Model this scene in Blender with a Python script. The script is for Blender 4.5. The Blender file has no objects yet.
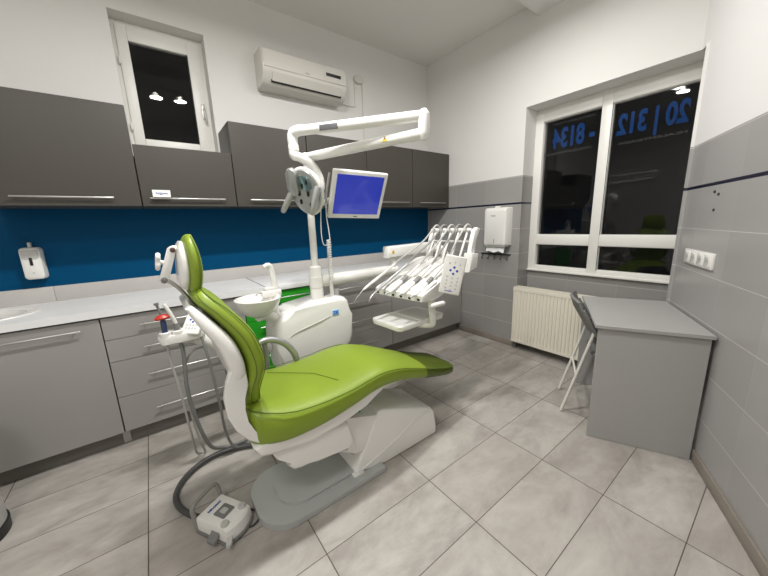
import bpy, bmesh, math, random
from mathutils import Vector, Matrix
random.seed(4)
SC = bpy.context.scene
COL = SC.collection
PI = math.pi
V = Vector

# ------------------------------------------------------------------ materials
def new_mat(name):
    m = bpy.data.materials.new(name); m.use_nodes = True
    nt = m.node_tree
    return m, nt, nt.nodes['Principled BSDF']

def srgb(r, g, b):
    f = lambda c: (c / 255) / 12.92 if c <= 10 else ((c / 255 + .055) / 1.055) ** 2.4
    return (f(r), f(g), f(b), 1)

def simple(name, col, rough=.5, metal=0, bump=0, bscale=200, var=0, spec=.5, coat=0):
    m, nt, p = new_mat(name)
    p.inputs['Base Color'].default_value = col if len(col) == 4 else (*col, 1)
    p.inputs['Roughness'].default_value = rough
    p.inputs['Metallic'].default_value = metal
    p.inputs['Specular IOR Level'].default_value = spec
    p.inputs['Coat Weight'].default_value = coat
    tc = nt.nodes.new('ShaderNodeTexCoord')
    if bump or var:
        n = nt.nodes.new('ShaderNodeTexNoise'); n.inputs['Scale'].default_value = bscale; n.inputs['Detail'].default_value = 4
        nt.links.new(tc.outputs['Object'], n.inputs['Vector'])
        if bump:
            b = nt.nodes.new('ShaderNodeBump'); b.inputs['Strength'].default_value = bump; b.inputs['Distance'].default_value = .002
            nt.links.new(n.outputs['Fac'], b.inputs['Height']); nt.links.new(b.outputs['Normal'], p.inputs['Normal'])
        if var:
            n2 = nt.nodes.new('ShaderNodeTexNoise'); n2.inputs['Scale'].default_value = 3; n2.inputs['Detail'].default_value = 5
            nt.links.new(tc.outputs['Object'], n2.inputs['Vector'])
            mx = nt.nodes.new('ShaderNodeMix'); mx.data_type = 'RGBA'
            c = p.inputs['Base Color'].default_value
            mx.inputs[6].default_value = (c[0]*(1-var), c[1]*(1-var), c[2]*(1-var), 1)
            mx.inputs[7].default_value = (min(1, c[0]*(1+var)), min(1, c[1]*(1+var)), min(1, c[2]*(1+var)), 1)
            nt.links.new(n2.outputs['Fac'], mx.inputs[0]); nt.links.new(mx.outputs[2], p.inputs['Base Color'])
    return m

class NX:
    """tiny node-expression helper"""
    def __init__(s, nt): s.nt = nt
    def m(s, op, a, b=None, c=None):
        n = s.nt.nodes.new('ShaderNodeMath'); n.operation = op
        for i, x in enumerate((a, b, c)):
            if x is None: continue
            if isinstance(x, (int, float)): n.inputs[i].default_value = x
            else: s.nt.links.new(x, n.inputs[i])
        return n.outputs[0]
    def mix(s, f, a, b):
        n = s.nt.nodes.new('ShaderNodeMix'); n.data_type = 'RGBA'
        for i, x in ((0, f), (6, a), (7, b)):
            if isinstance(x, (int, float)): n.inputs[i].default_value = x
            elif isinstance(x, tuple): n.inputs[i].default_value = x
            else: s.nt.links.new(x, n.inputs[i])
        return n.outputs[2]
    def joint(s, coord, size, off, width):
        """1 on a joint line, else 0; also the cell index"""
        u = s.m('DIVIDE', s.m('SUBTRACT', coord, off), size)
        fr = s.m('FRACT', u)
        d = s.m('MINIMUM', fr, s.m('SUBTRACT', 1.0, fr))
        j = s.m('LESS_THAN', s.m('MULTIPLY', d, size), width / 2)
        return j, s.m('FLOOR', u)

def floor_mat():
    m, nt, p = new_mat('floor_tile'); x = NX(nt)
    tc = nt.nodes.new('ShaderNodeTexCoord'); sp = nt.nodes.new('ShaderNodeSeparateXYZ')
    nt.links.new(tc.outputs['Object'], sp.inputs[0])
    jx, cx = x.joint(sp.outputs[0], .6025, -.773, .0045)
    jy, cy = x.joint(sp.outputs[1], .3002, -.7933, .0035)
    j = x.m('MAXIMUM', jx, jy)
    cmb = nt.nodes.new('ShaderNodeCombineXYZ'); nt.links.new(cx, cmb.inputs[0]); nt.links.new(cy, cmb.inputs[1])
    wn = nt.nodes.new('ShaderNodeTexWhiteNoise'); wn.noise_dimensions = '3D'; nt.links.new(cmb.outputs[0], wn.inputs['Vector'])
    # each tile shows its own patch of cloudy concrete
    va = nt.nodes.new('ShaderNodeVectorMath'); va.operation = 'MULTIPLY_ADD'
    nt.links.new(wn.outputs['Color'], va.inputs[0]); va.inputs[1].default_value = (7, 7, 7); nt.links.new(tc.outputs['Object'], va.inputs[2])
    mp = nt.nodes.new('ShaderNodeMapping'); mp.inputs['Scale'].default_value = (.8, 1.5, 1); nt.links.new(va.outputs[0], mp.inputs[0])
    n1 = nt.nodes.new('ShaderNodeTexNoise'); n1.inputs['Scale'].default_value = 3.0; n1.inputs['Detail'].default_value = 9; n1.inputs['Roughness'].default_value = .68; n1.inputs['Distortion'].default_value = .45
    nt.links.new(mp.outputs[0], n1.inputs['Vector'])
    n2 = nt.nodes.new('ShaderNodeTexNoise'); n2.inputs['Scale'].default_value = 14; n2.inputs['Detail'].default_value = 6
    nt.links.new(mp.outputs[0], n2.inputs['Vector'])
    cr = nt.nodes.new('ShaderNodeValToRGB'); e = cr.color_ramp.elements
    e[0].position = .30; e[0].color = srgb(134, 128, 122); e[1].position = .68; e[1].color = srgb(190, 186, 180)
    nt.links.new(x.m('ADD', x.m('MULTIPLY', n1.outputs['Fac'], .8), x.m('MULTIPLY', n2.outputs['Fac'], .2)), cr.inputs[0])
    tone = x.mix(x.m('MULTIPLY', wn.outputs['Value'], .38), cr.outputs[0], srgb(160, 150, 142))
    nt.links.new(x.mix(j, tone, srgb(84, 76, 68)), p.inputs['Base Color'])
    nt.links.new(x.m('ADD', .36, x.m('MULTIPLY', n1.outputs['Fac'], .22)), p.inputs['Roughness'])
    b = nt.nodes.new('ShaderNodeBump'); b.inputs['Strength'].default_value = .35; b.inputs['Distance'].default_value = .002
    nt.links.new(x.m('SUBTRACT', 1.0, j), b.inputs['Height']); nt.links.new(b.outputs['Normal'], p.inputs['Normal'])
    return m

def wall_mat(name, axis, off, paint, tile=srgb(152, 150, 148)):
    """painted plaster above 1.76 m, grey 40 x 25 cm tiles with a navy line below"""
    m, nt, p = new_mat(name); x = NX(nt)
    tc = nt.nodes.new('ShaderNodeTexCoord'); sp = nt.nodes.new('ShaderNodeSeparateXYZ')
    nt.links.new(tc.outputs['Object'], sp.inputs[0])
    z = sp.outputs[2]
    ju, cu = x.joint(sp.outputs[axis], .403, off, .0028)
    jz, cz = x.joint(z, .2505, .002, .0032)
    cmb = nt.nodes.new('ShaderNodeCombineXYZ'); nt.links.new(cu, cmb.inputs[0]); nt.links.new(cz, cmb.inputs[1])
    wn = nt.nodes.new('ShaderNodeTexWhiteNoise'); nt.links.new(cmb.outputs[0], wn.inputs['Vector'])
    v = x.m('ADD', .95, x.m('MULTIPLY', wn.outputs['Value'], .09))
    hs = nt.nodes.new('ShaderNodeHueSaturation'); hs.inputs['Color'].default_value = tile; nt.links.new(v, hs.inputs['Value'])
    col = x.mix(ju, hs.outputs[0], srgb(172, 170, 167))
    col = x.mix(jz, col, srgb(205, 202, 198))
    stripe = x.m('MULTIPLY', x.m('GREATER_THAN', z, 1.494), x.m('LESS_THAN', z, 1.512))
    col = x.mix(stripe, col, srgb(9, 12, 42))
    up = x.m('GREATER_THAN', z, 1.764)
    n = nt.nodes.new('ShaderNodeTexNoise'); n.inputs['Scale'].default_value = 45; n.inputs['Detail'].default_value = 5
    nt.links.new(tc.outputs['Object'], n.inputs['Vector'])
    nt.links.new(x.mix(up, col, paint), p.inputs['Base Color'])
    nt.links.new(x.m('ADD', .30, x.m('MULTIPLY', up, .6)), p.inputs['Roughness'])
    h = x.m('ADD', x.m('MULTIPLY', x.m('SUBTRACT', 1.0, x.m('MAXIMUM', ju, jz)), x.m('SUBTRACT', 1.0, up)), x.m('MULTIPLY', x.m('MULTIPLY', n.outputs['Fac'], up), .5))
    b = nt.nodes.new('ShaderNodeBump'); b.inputs['Strength'].default_value = .25; b.inputs['Distance'].default_value = .0015
    nt.links.new(h, b.inputs['Height']); nt.links.new(b.outputs['Normal'], p.inputs['Normal'])
    return m

def glass_mat(name, tint=.9):
    m = bpy.data.materials.new(name); m.use_nodes = True; nt = m.node_tree; nt.nodes.clear()
    o = nt.nodes.new('ShaderNodeOutputMaterial'); t = nt.nodes.new('ShaderNodeBsdfTransparent'); g = nt.nodes.new('ShaderNodeBsdfGlossy')
    t.inputs[0].default_value = (tint, tint, tint, 1); g.inputs['Roughness'].default_value = .01
    f = nt.nodes.new('ShaderNodeFresnel'); f.inputs[0].default_value = 1.5
    x = NX(nt); k = x.m('MINIMUM', x.m('MULTIPLY', f.outputs[0], .62), 1.0)
    mx = nt.nodes.new('ShaderNodeMixShader'); nt.links.new(k, mx.inputs[0]); nt.links.new(t.outputs[0], mx.inputs[1]); nt.links.new(g.outputs[0], mx.inputs[2])
    nt.links.new(mx.outputs[0], o.inputs[0])
    return m

def emit_mat(name, col, s, rough=.15, base=(.02, .02, .02, 1)):
    m, nt, p = new_mat(name)
    p.inputs['Base Color'].default_value = base; p.inputs['Roughness'].default_value = rough
    p.inputs['Emission Color'].default_value = col; p.inputs['Emission Strength'].default_value = s
    return m

PAINT = (.74, .73, .71, 1)
M = dict(
    floor=floor_mat(),
    ceil=simple('ceiling_paint', (.76, .75, .72), .95, bump=.2, bscale=60),
    paint=simple('wall_paint', PAINT, .9, bump=.25, bscale=45),
    wall_b=wall_mat('tiled_wall_east', 1, -.49, PAINT),
    wall_c=wall_mat('tiled_wall_south', 0, .32, (.74, .725, .715, 1), srgb(160, 158, 157)),
    skirting=simple('skirting_tile', srgb(138, 130, 121), .5, var=.25),
    blue=simple('blue_back_panel', (.0003, .060, .150), .35, spec=.10),
    dark=simple('dark_grey_laminate', srgb(65, 62, 56), .42, bump=.05, bscale=400),
    grey=simple('grey_laminate', srgb(153, 151, 148), .42, bump=.05, bscale=400),
    carcass=simple('cabinet_carcass', srgb(70, 68, 66), .6),
    plinth=simple('plinth_board', srgb(112, 108, 102), .5),
    green_door=simple('gloss_green_laminate', (.025, .33, .02), .2),
    worktop=simple('worktop_laminate', (.78, .785, .79), .28, var=.03),
    upstand=simple('upstand_laminate', (.50, .48, .46), .4, var=.06),
    steel=simple('brushed_steel', (.58, .57, .55), .32, 1),
    chrome=simple('chrome', (.75, .75, .74), .15, 1),
    white=simple('white_plastic', (.80, .79, .76), .32),
    white2=simple('white_gloss_lacquer', (.82, .81, .78), .22, coat=.2),
    frame=simple('white_window_paint', (.80, .79, .75), .4, bump=.08, bscale=60),
    cream=simple('cream_radiator_enamel', (.78, .74, .64), .35),
    acw=simple('aged_white_plastic', (.66, .64, .59), .22),
    vinyl=simple('lime_green_vinyl', (.215, .305, .020), .42, bump=.12, bscale=260, var=.05),
    seam=simple('dark_green_thread', (.10, .15, .012), .6),
    lgrey=simple('light_grey_plastic', (.50, .50, .48), .4),
    mgrey=simple('mid_grey_plastic', (.19, .19, .185), .45), hoop=simple('hoop_grey', (.27, .27, .25), .45),
    plate=simple('grey_painted_steel', (.44, .455, .445), .35),
    hose=simple('grey_hose', (.42, .41, .39), .45),
    dhose=simple('dark_grey_hose', (.055, .055, .055), .4),
    black=simple('black_plastic', (.012, .012, .012), .45),
    red=simple('red_plastic', (.45, .03, .015), .35),
    navy=simple('navy_plastic', (.03, .05, .12), .35),
    bluekey=simple('blue_key', (.02, .05, .42), .4),
    greykey=simple('grey_key', (.55, .55, .56), .4),
    bluelogo=simple('bright_blue_badge', (.02, .25, .75), .4),
    teal=simple('lamp_reflector', (.20, .30, .31), .12, .6),
    silver=simple('silver_plastic', (.44, .45, .45), .28, .4),
    desk=simple('grey_desk_laminate', srgb(160, 159, 157), .45, bump=.05, bscale=400),
    chair=simple('grey_chair_plastic', (.17, .17, .165), .5),
    tube=simple('white_chair_lacquer', (.72, .70, .64), .35),
    paper=simple('paper', (.85, .85, .83), .9),
    ink=simple('blue_ink', (.05, .07, .35), .6),
    yellow=simple('yellow_label', (.65, .45, .03), .5),
    sticker=simple('blue_vinyl_lettering', (.002, .060, .25), .7, spec=.1),
    faint=simple('frosted_lettering', (.05, .055, .06), .6),
    glass=glass_mat('window_glass'),
    bulb=emit_mat('lamp_diffuser', (1, .945, .86, 1), 20),
    screen=emit_mat('blue_screen', (.028, .055, .62, 1), .62, .10),
    film=None, gripgrey=simple('dark_grip_plate', (.10, .10, .105), .5), iron=simple('dark_iron', (.03, .028, .026), .45),
    night=simple('night_ground', (.004, .004, .004), 1),
)

def film_mat():
    m = bpy.data.materials.new('clear_plastic_film'); m.use_nodes = True; nt = m.node_tree; nt.nodes.clear()
    o = nt.nodes.new('ShaderNodeOutputMaterial'); t = nt.nodes.new('ShaderNodeBsdfTransparent'); g = nt.nodes.new('ShaderNodeBsdfGlossy')
    t.inputs[0].default_value = (.62, .62, .60, 1); g.inputs['Roughness'].default_value = .12
    n = nt.nodes.new('ShaderNodeTexNoise'); n.inputs['Scale'].default_value = 14; bp = nt.nodes.new('ShaderNodeBump'); bp.inputs['Strength'].default_value = .4; bp.inputs['Distance'].default_value = .01
    nt.links.new(n.outputs['Fac'], bp.inputs['Height']); nt.links.new(bp.outputs['Normal'], g.inputs['Normal'])
    mx = nt.nodes.new('ShaderNodeMixShader'); mx.inputs[0].default_value = .07
    nt.links.new(t.outputs[0], mx.inputs[1]); nt.links.new(g.outputs[0], mx.inputs[2]); nt.links.new(mx.outputs[0], o.inputs[0])
    return m
M['film'] = film_mat()

# ------------------------------------------------------------------ mesh builder
def catmull(pts, n=8, closed=False):
    pts = [V(p) for p in pts]; out = []; N = len(pts)
    for i in range(N if closed else N - 1):
        if closed: p0, p1, p2, p3 = pts[i-1], pts[i], pts[(i+1) % N], pts[(i+2) % N]
        else: p0, p1, p2, p3 = pts[max(i-1, 0)], pts[i], pts[i+1], pts[min(i+2, N-1)]
        for k in range(n):
            t = k / n
            out.append(.5 * ((2*p1) + (p2-p0)*t + (2*p0-5*p1+4*p2-p3)*t*t + (3*p1-p0-3*p2+p3)*t**3))
    if not closed: out.append(pts[-1])
    return out

def basis(d):
    d = V(d).normalized()
    a = V((0, 0, 1)) if abs(d.z) < .95 else V((1, 0, 0))
    u = a.cross(d).normalized()
    return u, d.cross(u), d

def frame(n, roll=0, up=(0, 0, 1)):
    """matrix whose columns are right, up, normal"""
    n = V(n).normalized(); r = V(up).cross(n).normalized(); u = n.cross(r)
    c, s = math.cos(roll), math.sin(roll)
    r2 = r*c + u*s; u2 = u*c - r*s
    return Matrix((r2, u2, n)).transposed()

class MB:
    def __init__(s): s.bm = bmesh.new()
    def box(s, x0, x1, y0, y1, z0, z1, bev=0, seg=2):
        return s.obox(((x0+x1)/2, (y0+y1)/2, (z0+z1)/2), (abs(x1-x0), abs(y1-y0), abs(z1-z0)), None, bev, seg)
    def obox(s, c, size, R=None, bev=0, seg=2):
        b = s.bm; vs = []
        for dx in (-.5, .5):
            for dy in (-.5, .5):
                for dz in (-.5, .5):
                    p = V((dx*size[0], dy*size[1], dz*size[2]))
                    vs.append(b.verts.new((R @ p if R else p) + V(c)))
        fs = [b.faces.new([vs[i] for i in q]) for q in ((0,1,3,2), (4,6,7,5), (0,4,5,1), (2,3,7,6), (0,2,6,4), (1,5,7,3))]
        if bev:
            es = list({e for f in fs for e in f.edges})
            bmesh.ops.bevel(b, geom=es, offset=bev, segments=seg, affect='EDGES', profile=.5)
        return s
    def ring(s, pts): return [s.bm.verts.new(p) for p in pts]
    def loft(s, rings, cap=True, closed=False):
        b = s.bm; R = [s.ring(r) for r in rings]; n = len(R[0]); K = len(R)
        for k in range(K if closed else K - 1):
            A, B = R[k], R[(k+1) % K]
            for i in range(n):
                j = (i+1) % n
                b.faces.new((A[i], A[j], B[j], B[i]))
        if cap and not closed:
            b.faces.new(R[0][::-1]); b.faces.new(R[-1])
        return s
    def tube(s, pts, r, n=10, smooth=0, closed=False, cap=True):
        if smooth: 
            k = len(pts)
            if not isinstance(r, (int, float)):
                rr = catmull([(x, 0, 0) for x in r], smooth, closed); r = [q.x for q in rr]
            pts = catmull(pts, smooth, closed)
        pts = [V(p) for p in pts]; N = len(pts); rings = []; u = None
        for i, p in enumerate(pts):
            if closed: d = pts[(i+1) % N] - pts[i-1]
            else: d = pts[min(i+1, N-1)] - pts[max(i-1, 0)]
            if d.length < 1e-9: d = V((0, 0, 1))
            d.normalize()
            if u is None: u = basis(d)[0]
            else:
                u = u - d * u.dot(d)
                u = u.normalized() if u.length > 1e-6 else basis(d)[0]
            w = d.cross(u); ri = r if isinstance(r, (int, float)) else r[min(i, len(r)-1)]
            rings.append([p + (u*math.cos(2*PI*k/n) + w*math.sin(2*PI*k/n)) * ri for k in range(n)])
        return s.loft(rings, cap, closed)
    def cyl(s, p0, p1, r0, r1=None, n=24, bev=0):
        r1 = r0 if r1 is None else r1
        p0, p1 = V(p0), V(p1)
        if bev:
            d = (p1-p0).normalized()
            return s.tube([p0, p0+d*bev*.3, p0+d*bev, p1-d*bev, p1-d*bev*.3, p1], [r0-bev, r0-bev*.3, r0, r1, r1-bev*.3, r1-bev], n)
        return s.tube([p0, p1], [r0, r1], n)
    def prism(s, poly, f, d0, d1, bev=0, seg=2):
        b = s.bm
        A = [b.verts.new(f(u, v, d0)) for u, v in poly]; B = [b.verts.new(f(u, v, d1)) for u, v in poly]
        n = len(poly); fs = [b.faces.new(A[::-1]), b.faces.new(B)]
        for i in range(n):
            j = (i+1) % n; fs.append(b.faces.new((A[i], A[j], B[j], B[i])))
        if bev:
            es = list({e for f_ in fs[:2] for e in f_.edges})
            bmesh.ops.bevel(b, geom=es, offset=bev, segments=seg, affect='EDGES', profile=.5)
        return s
    def lathe(s, prof, c=(0, 0, 0), R=None, n=32, sx=1, sy=1):
        rings = []
        for r, z in prof:
            ring = []
            for k in range(n):
                p = V((r*sx*math.cos(2*PI*k/n), r*sy*math.sin(2*PI*k/n), z))
                ring.append((R @ p if R else p) + V(c))
            rings.append(ring)
        return s.loft(rings, True)
    def ball(s, c, r, R=None, n=16, sz=(1, 1, 1)):
        prof = [(max(1e-4, math.sin(PI*k/10)), -math.cos(PI*k/10)) for k in range(11)]
        rings = []
        for q, z in prof:
            ring = []
            for k in range(n):
                p = V((q*math.cos(2*PI*k/n)*r*sz[0], q*math.sin(2*PI*k/n)*r*sz[1], z*r*sz[2]))
                ring.append((R @ p if R else p) + V(c))
            rings.append(ring)
        return s.loft(rings, True)
    def build(s, name, mat, parent=None, world=True, flat=False, angle=38):
        bm = s.bm
        bmesh.ops.remove_doubles(bm, verts=bm.verts, dist=1e-6)
        bmesh.ops.recalc_face_normals(bm, faces=bm.faces)
        me = bpy.data.meshes.new(name); bm.to_mesh(me); bm.free()
        me.materials.append(mat)
        if not flat:
            for p in me.polygons: p.use_smooth = True
            me.set_sharp_from_angle(angle=math.radians(angle))
        o = bpy.data.objects.new(name, me); COL.objects.link(o)
        if parent:
            o.parent = parent
            if world:
                top = parent
                while top.parent: top = top.parent
                me.transform(Matrix.Translation(-top.location))
        return o

def tag(o, label, cat, group=None):
    o['label'] = label; o['category'] = cat
    if group: o['group'] = group
    return o
def thing(name, loc, label, cat, group=None, rz=0):
    o = bpy.data.objects.new(name, None); COL.objects.link(o); o.empty_display_size = .05
    o.location = loc; o.rotation_euler = (0, 0, rz)
    return tag(o, label, cat, group)
def struct(o): o['kind'] = 'structure'; return o
def copy_tree(o, parent=None):
    c = o.copy(); COL.objects.link(c)
    if parent: c.parent = parent
    for ch in list(o.children): copy_tree(ch, c)
    return c

def text(name, body, mat, parent, mtx, size, align='CENTER', bold=0, depth=.0004, shear=0, world=True, fit=None):
    cu = bpy.data.curves.new(name, 'FONT'); cu.body = body; cu.size = size; cu.align_x = align; cu.align_y = 'CENTER'
    cu.extrude = depth; cu.offset = bold; cu.shear = shear; cu.resolution_u = 6
    t = bpy.data.objects.new(name, cu); COL.objects.link(t)
    dg = bpy.context.evaluated_depsgraph_get(); dg.update()
    me = bpy.data.meshes.new_from_object(t.evaluated_get(dg))
    bpy.data.objects.remove(t)
    if fit:
        xs = [v.co.x for v in me.vertices]; ys = [v.co.y for v in me.vertices]
        me.transform(Matrix.Translation((-(min(xs)+max(xs))/2, -(min(ys)+max(ys))/2, 0)))
        me.transform(Matrix.Diagonal((fit[0]/(max(xs)-min(xs)), fit[1]/(max(ys)-min(ys)), 1, 1)))
    me.transform(mtx); me.materials.clear(); me.materials.append(mat)
    o = bpy.data.objects.new(name, me); COL.objects.link(o)
    if parent:
        o.parent = parent
        if world:
            top = parent
            while top.parent: top = top.parent
            me.transform(Matrix.Translation(-top.location))
    return o
def place(c, R): return Matrix.Translation(V(c)) @ R.to_4x4()

XZ = lambda u, v, d: V((u, d, v))       # profile in x,z ; extruded along y
YZ = lambda u, v, d: V((d, u, v))       # profile in y,z ; extruded along x
XY = lambda u, v, d: V((u, v, d))

# ------------------------------------------------------------------ camera
yaw, pitch, roll = .9327, .2058, -.0349
fw = V((math.cos(pitch)*math.cos(yaw), math.cos(pitch)*math.sin(yaw), -math.sin(pitch)))
r = fw.cross(V((0, 0, 1))).normalized(); u = r.cross(fw)
r2 = r*math.cos(roll) + u*math.sin(roll); u2 = -r*math.sin(roll) + u*math.cos(roll)
cd = bpy.data.cameras.new('camera'); cam = bpy.data.objects.new('camera', cd); COL.objects.link(cam)
cam.matrix_world = Matrix.Translation(V((-2.977, -2.996, 1.35))) @ Matrix((r2, u2, -fw)).transposed().to_4x4()
cd.sensor_width = 36; cd.lens = 308.3419 / 768 * 36; cd.clip_start = .05
SC.camera = cam

# ------------------------------------------------------------------ room shell
H = 3.18
XW = -4.9                                            # wall behind and left of the camera
cdx, cdy = -.8994, -.4371                            # direction of the slanted south wall
K = V((-.022, -2.468, 0))
tC = (XW - K.x) / cdx; YW = K.y + tC * cdy
fl = MB(); fl.prism([(XW-.15, .15), (.32, .15), (.32, -2.2), (.32, -2.62), (K.x, K.y-.15), (XW-.15, YW-.2)], XY, -.1, 0)
struct(fl.build('floor', M['floor'], flat=True))
ce = MB(); ce.prism([(XW-.15, .15), (.32, .15), (.32, -2.62), (K.x, K.y-.15), (XW-.15, YW-.2)], XY, H, H+.1)
struct(ce.build('ceiling', M['ceil'], flat=True))

# back wall (cabinet wall) with the small window recess
wx0, wx1, wz0, wz1 = -2.978, -2.412, 1.91, 2.825
w = MB()
w.box(XW, wx0, 0, .30, 0, H); w.box(wx1, .32, 0, .30, 0, H); w.box(wx0, wx1, 0, .30, 0, wz0); w.box(wx0, wx1, 0, .30, wz1, H)
struct(w.build('wall_north', M['paint'], flat=True))
# window wall with the niche down to the floor
ny0, ny1, nz = -2.492, -1.30, 2.36
w = MB()
w.box(0, .34, ny1, 0, 0, H); w.box(0, .34, ny0-.13, ny1, nz, H); w.box(.2, .34, ny0, ny1, 0, .822)
w.prism([(-.10, -2.489), (.34, -2.489), (.34, -2.62), (-.10, -2.62)], XY, 0, nz)
struct(w.build('wall_east', M['wall_b'], flat=True))
# slanted wall with the sockets
w = MB(); L = tC + .1
w.box(.067, L, 0, .13, 0, nz); w.box(-.035, L, 0, .13, nz, H)
o = struct(w.build('wall_south', M['wall_c'], flat=True)); o.location = K; angC = math.atan2(cdy, cdx); o.rotation_euler = (0, 0, angC)
w = MB(); w.box(XW-.13, XW, YW-.15, .3, 0, H)
struct(w.build('wall_west', M['paint'], flat=True))
# ceiling beam
w = MB(); w.box(XW, 0, -2.15, -1.36, 3.068, H)
struct(w.build('trim_1', M['paint'], flat=True))
# baseboards
w = MB(); w.box(-.012, 0, ny1, -.56, 0, .066, .002); struct(w.build('baseboard_east', M['skirting']))
w = MB(); w.box(.08, L-.1, -.012, 0, 0, .066, .002)
o = struct(w.build('baseboard_south', M['skirting'])); o.location = K; o.rotation_euler = (0, 0, angC)

def on_c(s, out, z):                                   # a point on the slanted wall: s along it, out into the room
    return V((K.x + s*cdx + out*cdy, K.y + s*cdy - out*cdx, z))
RC = Matrix(((cdx, cdy, 0), (cdy, -cdx, 0), (0, 0, 1)))  # columns: along, out... used through frames
nC = V((cdy, -cdx, 0))                                  # normal into the room

# ------------------------------------------------------------------ small window (north wall)
win = struct(bpy.data.objects.new('window_1', None)); COL.objects.link(win); win.location = (-2.69, .1, 1.91)
fy = .125
m = MB()
m.box(wx0, wx0+.032, fy, fy+.07, wz0, wz1, .003); m.box(wx1-.032, wx1, fy, fy+.07, wz0, wz1, .003)
m.box(wx0+.032, wx1-.032, fy, fy+.07, wz1-.035, wz1, .003); m.box(wx0+.032, wx1-.032, fy, fy+.07, wz0, wz0+.03, .003)
m.build('window_frame', M['frame'], win)
m = MB(); sx0, sx1, sz0, sz1 = wx0+.024, wx1-.024, wz0+.052, wz1-.028; gx0, gx1, gz0, gz1 = -2.889, -2.524, 2.045, 2.70
sy = fy-.018
m.box(sx0, gx0, sy, sy+.05, sz0, sz1, .004); m.box(gx1, sx1, sy, sy+.05, sz0, sz1, .004)
m.box(gx0, gx1, sy, sy+.05, gz1, sz1, .004); m.box(gx0, gx1, sy, sy+.05, sz0, gz0, .004)
m.build('window_sash', M['frame'], win)
m = MB(); m.box(gx0-.005, gx1+.005, sy+.022, sy+.028, gz0-.005, gz1+.005); m.build('pane', M['glass'], win)
m = MB(); hx = sx1-.028
m.box(hx-.012, hx+.012, sy-.008, sy, 2.24, 2.36, .003); m.cyl((hx, sy-.03, 2.32), (hx, sy, 2.32), .008)
m.tube([(hx, sy-.03, 2.325), (hx+.004, sy-.034, 2.27), (hx+.012, sy-.03, 2.21)], [.010, .009, .007], 8)
m.build('window_handle', M['steel'], win)
for zz in (2.12, 2.56):
    m = MB(); m.cyl((sx0-.002, sy-.006, zz-.025), (sx0-.002, sy-.006, zz+.025), .008, bev=.002, n=12); m.build('hinge', M['frame'], win)

# ------------------------------------------------------------------ large window (east wall niche)
win = struct(bpy.data.objects.new('window_2', None)); COL.objects.link(win); win.location = (.2, -1.9, .83)
X0, X1 = .19, .27
m = MB()
m.box(X0, X1, -1.375, ny1, .832, 2.345, .004)               # left stile
m.box(X0, X1, ny0, -2.476, .832, 2.345, .004)               # right stile
m.box(X0, X1, -1.932, -1.856, .832, 2.345, .004)            # mullion
for a, b in ((-1.856, -1.372), (-2.476, -1.932)):
    m.box(X0, X1, a, b, 1.090, 1.186, .004); m.box(X0, X1, a, b, 2.245, 2.345, .004); m.box(X0, X1, a, b, .832, .872, .004)
m.build('window_frame', M['frame'], win)
m = MB()
for a, b in ((-1.856, -1.372), (-2.476, -1.932)):
    for c, d in ((1.186, 2.245), (.872, 1.090)):
        e = .004
        m.box(X0+.018, X0+.04, a, a+e, c, d); m.box(X0+.018, X0+.04, b-e, b, c, d); m.box(X0+.018, X0+.04, a+e, b-e, c, c+e); m.box(X0+.018, X0+.04, a+e, b-e, d-e, d)
m.build('glazing_bead', M['frame'], win)
for a, b in ((-1.856, -1.372), (-2.476, -1.932)):
    for c, d in ((1.186, 2.245), (.872, 1.090)):
        m = MB(); m.box(.230, .236, a-.004, b+.004, c-.004, d+.004); m.build('pane', M['glass'], win)
m = MB(); m.box(.165, .20, ny0, ny1-.004, .818, .836, .004); m.build('window_sill', M['frame'], win)
m = MB(); m.box(X0+.012, X1, ny0, ny1, 2.345, nz); m.build('top_filler', M['frame'], win)
RT = Matrix(((0, 0, 1), (1, 0, 0), (0, 1, 0)))               # reads from outside
def sticker(name, body, y, z, size, mat, bold=0, label=None, cat='lettering', fit=None):
    o = text(name, body, mat, None, place((.239, y, z), RT), size, bold=bold, fit=fit)
    return tag(o, label, cat, 'lettering stuck on the window')
sticker('phone_number_lettering', '- 8134', -1.624, 2.078, .22, M['sticker'], .008, 'mirrored blue digits 8134 with a dash stuck on the left window pane', fit=(.355, .178))
sticker('phone_number_lettering', '20 | 312', -2.180, 2.050, .22, M['sticker'], .008, 'mirrored blue digits 20 and 312 with a bar stuck on the right window pane', fit=(.435, .212))
sticker('small_lettering', 'HNLELEMTKAJSA', -1.575, 1.945, .040, M['faint'], .0005, 'faint mirrored small lettering below the digits on the left pane', fit=(.42, .026))
sticker('small_lettering', 'HLALEMTKAJSA', -2.19, 1.925, .036, M['faint'], .0005, 'faint mirrored small lettering below the digits on the right pane', fit=(.42, .024))
sticker('small_lettering', 'AJSALEMTKSE', -1.62, 2.205, .028, M['faint'], .0005, 'faint mirrored small lettering above the digits on the left pane', fit=(.36, .018))

# ------------------------------------------------------------------ ceiling lamps (out of frame, mirrored in the panes)
def ceiling_lamp(x0, x1, y, power, label):
    t = thing('ceiling_lamp', ((x0+x1)/2, y, 3.068), label, 'lamp', 'two spot ceiling lamps on the beam')
    m = MB(); m.box(x0-.06, x1+.06, y-.035, y+.035, 3.045, 3.067, .006); m.build('lamp_base', M['white'], t)
    for x in (x0, x1):
        m = MB(); m.lathe([(.020, 3.046), (.035, 3.044), (.038, 3.028), (.040, 3.014), (.038, 3.014), (.035, 3.026), (.026, 3.036), (.020, 3.040)], (x, y, 0)); m.build('lamp_shade', M['white'], t)
        m = MB(); m.ball((x, y, 3.006), .026, sz=(1, 1, .9)); m.build('bulb', M['bulb'], t)
        ld = bpy.data.lights.new('bulb_light', 'AREA'); ld.shape = 'DISK'; ld.size = .13; ld.energy = power; ld.color = (1, .985, .955)
        lo = bpy.data.objects.new('bulb_light', ld); COL.objects.link(lo); lo.parent = t; lo.location = (x-(x0+x1)/2, 0, -.100)
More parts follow.
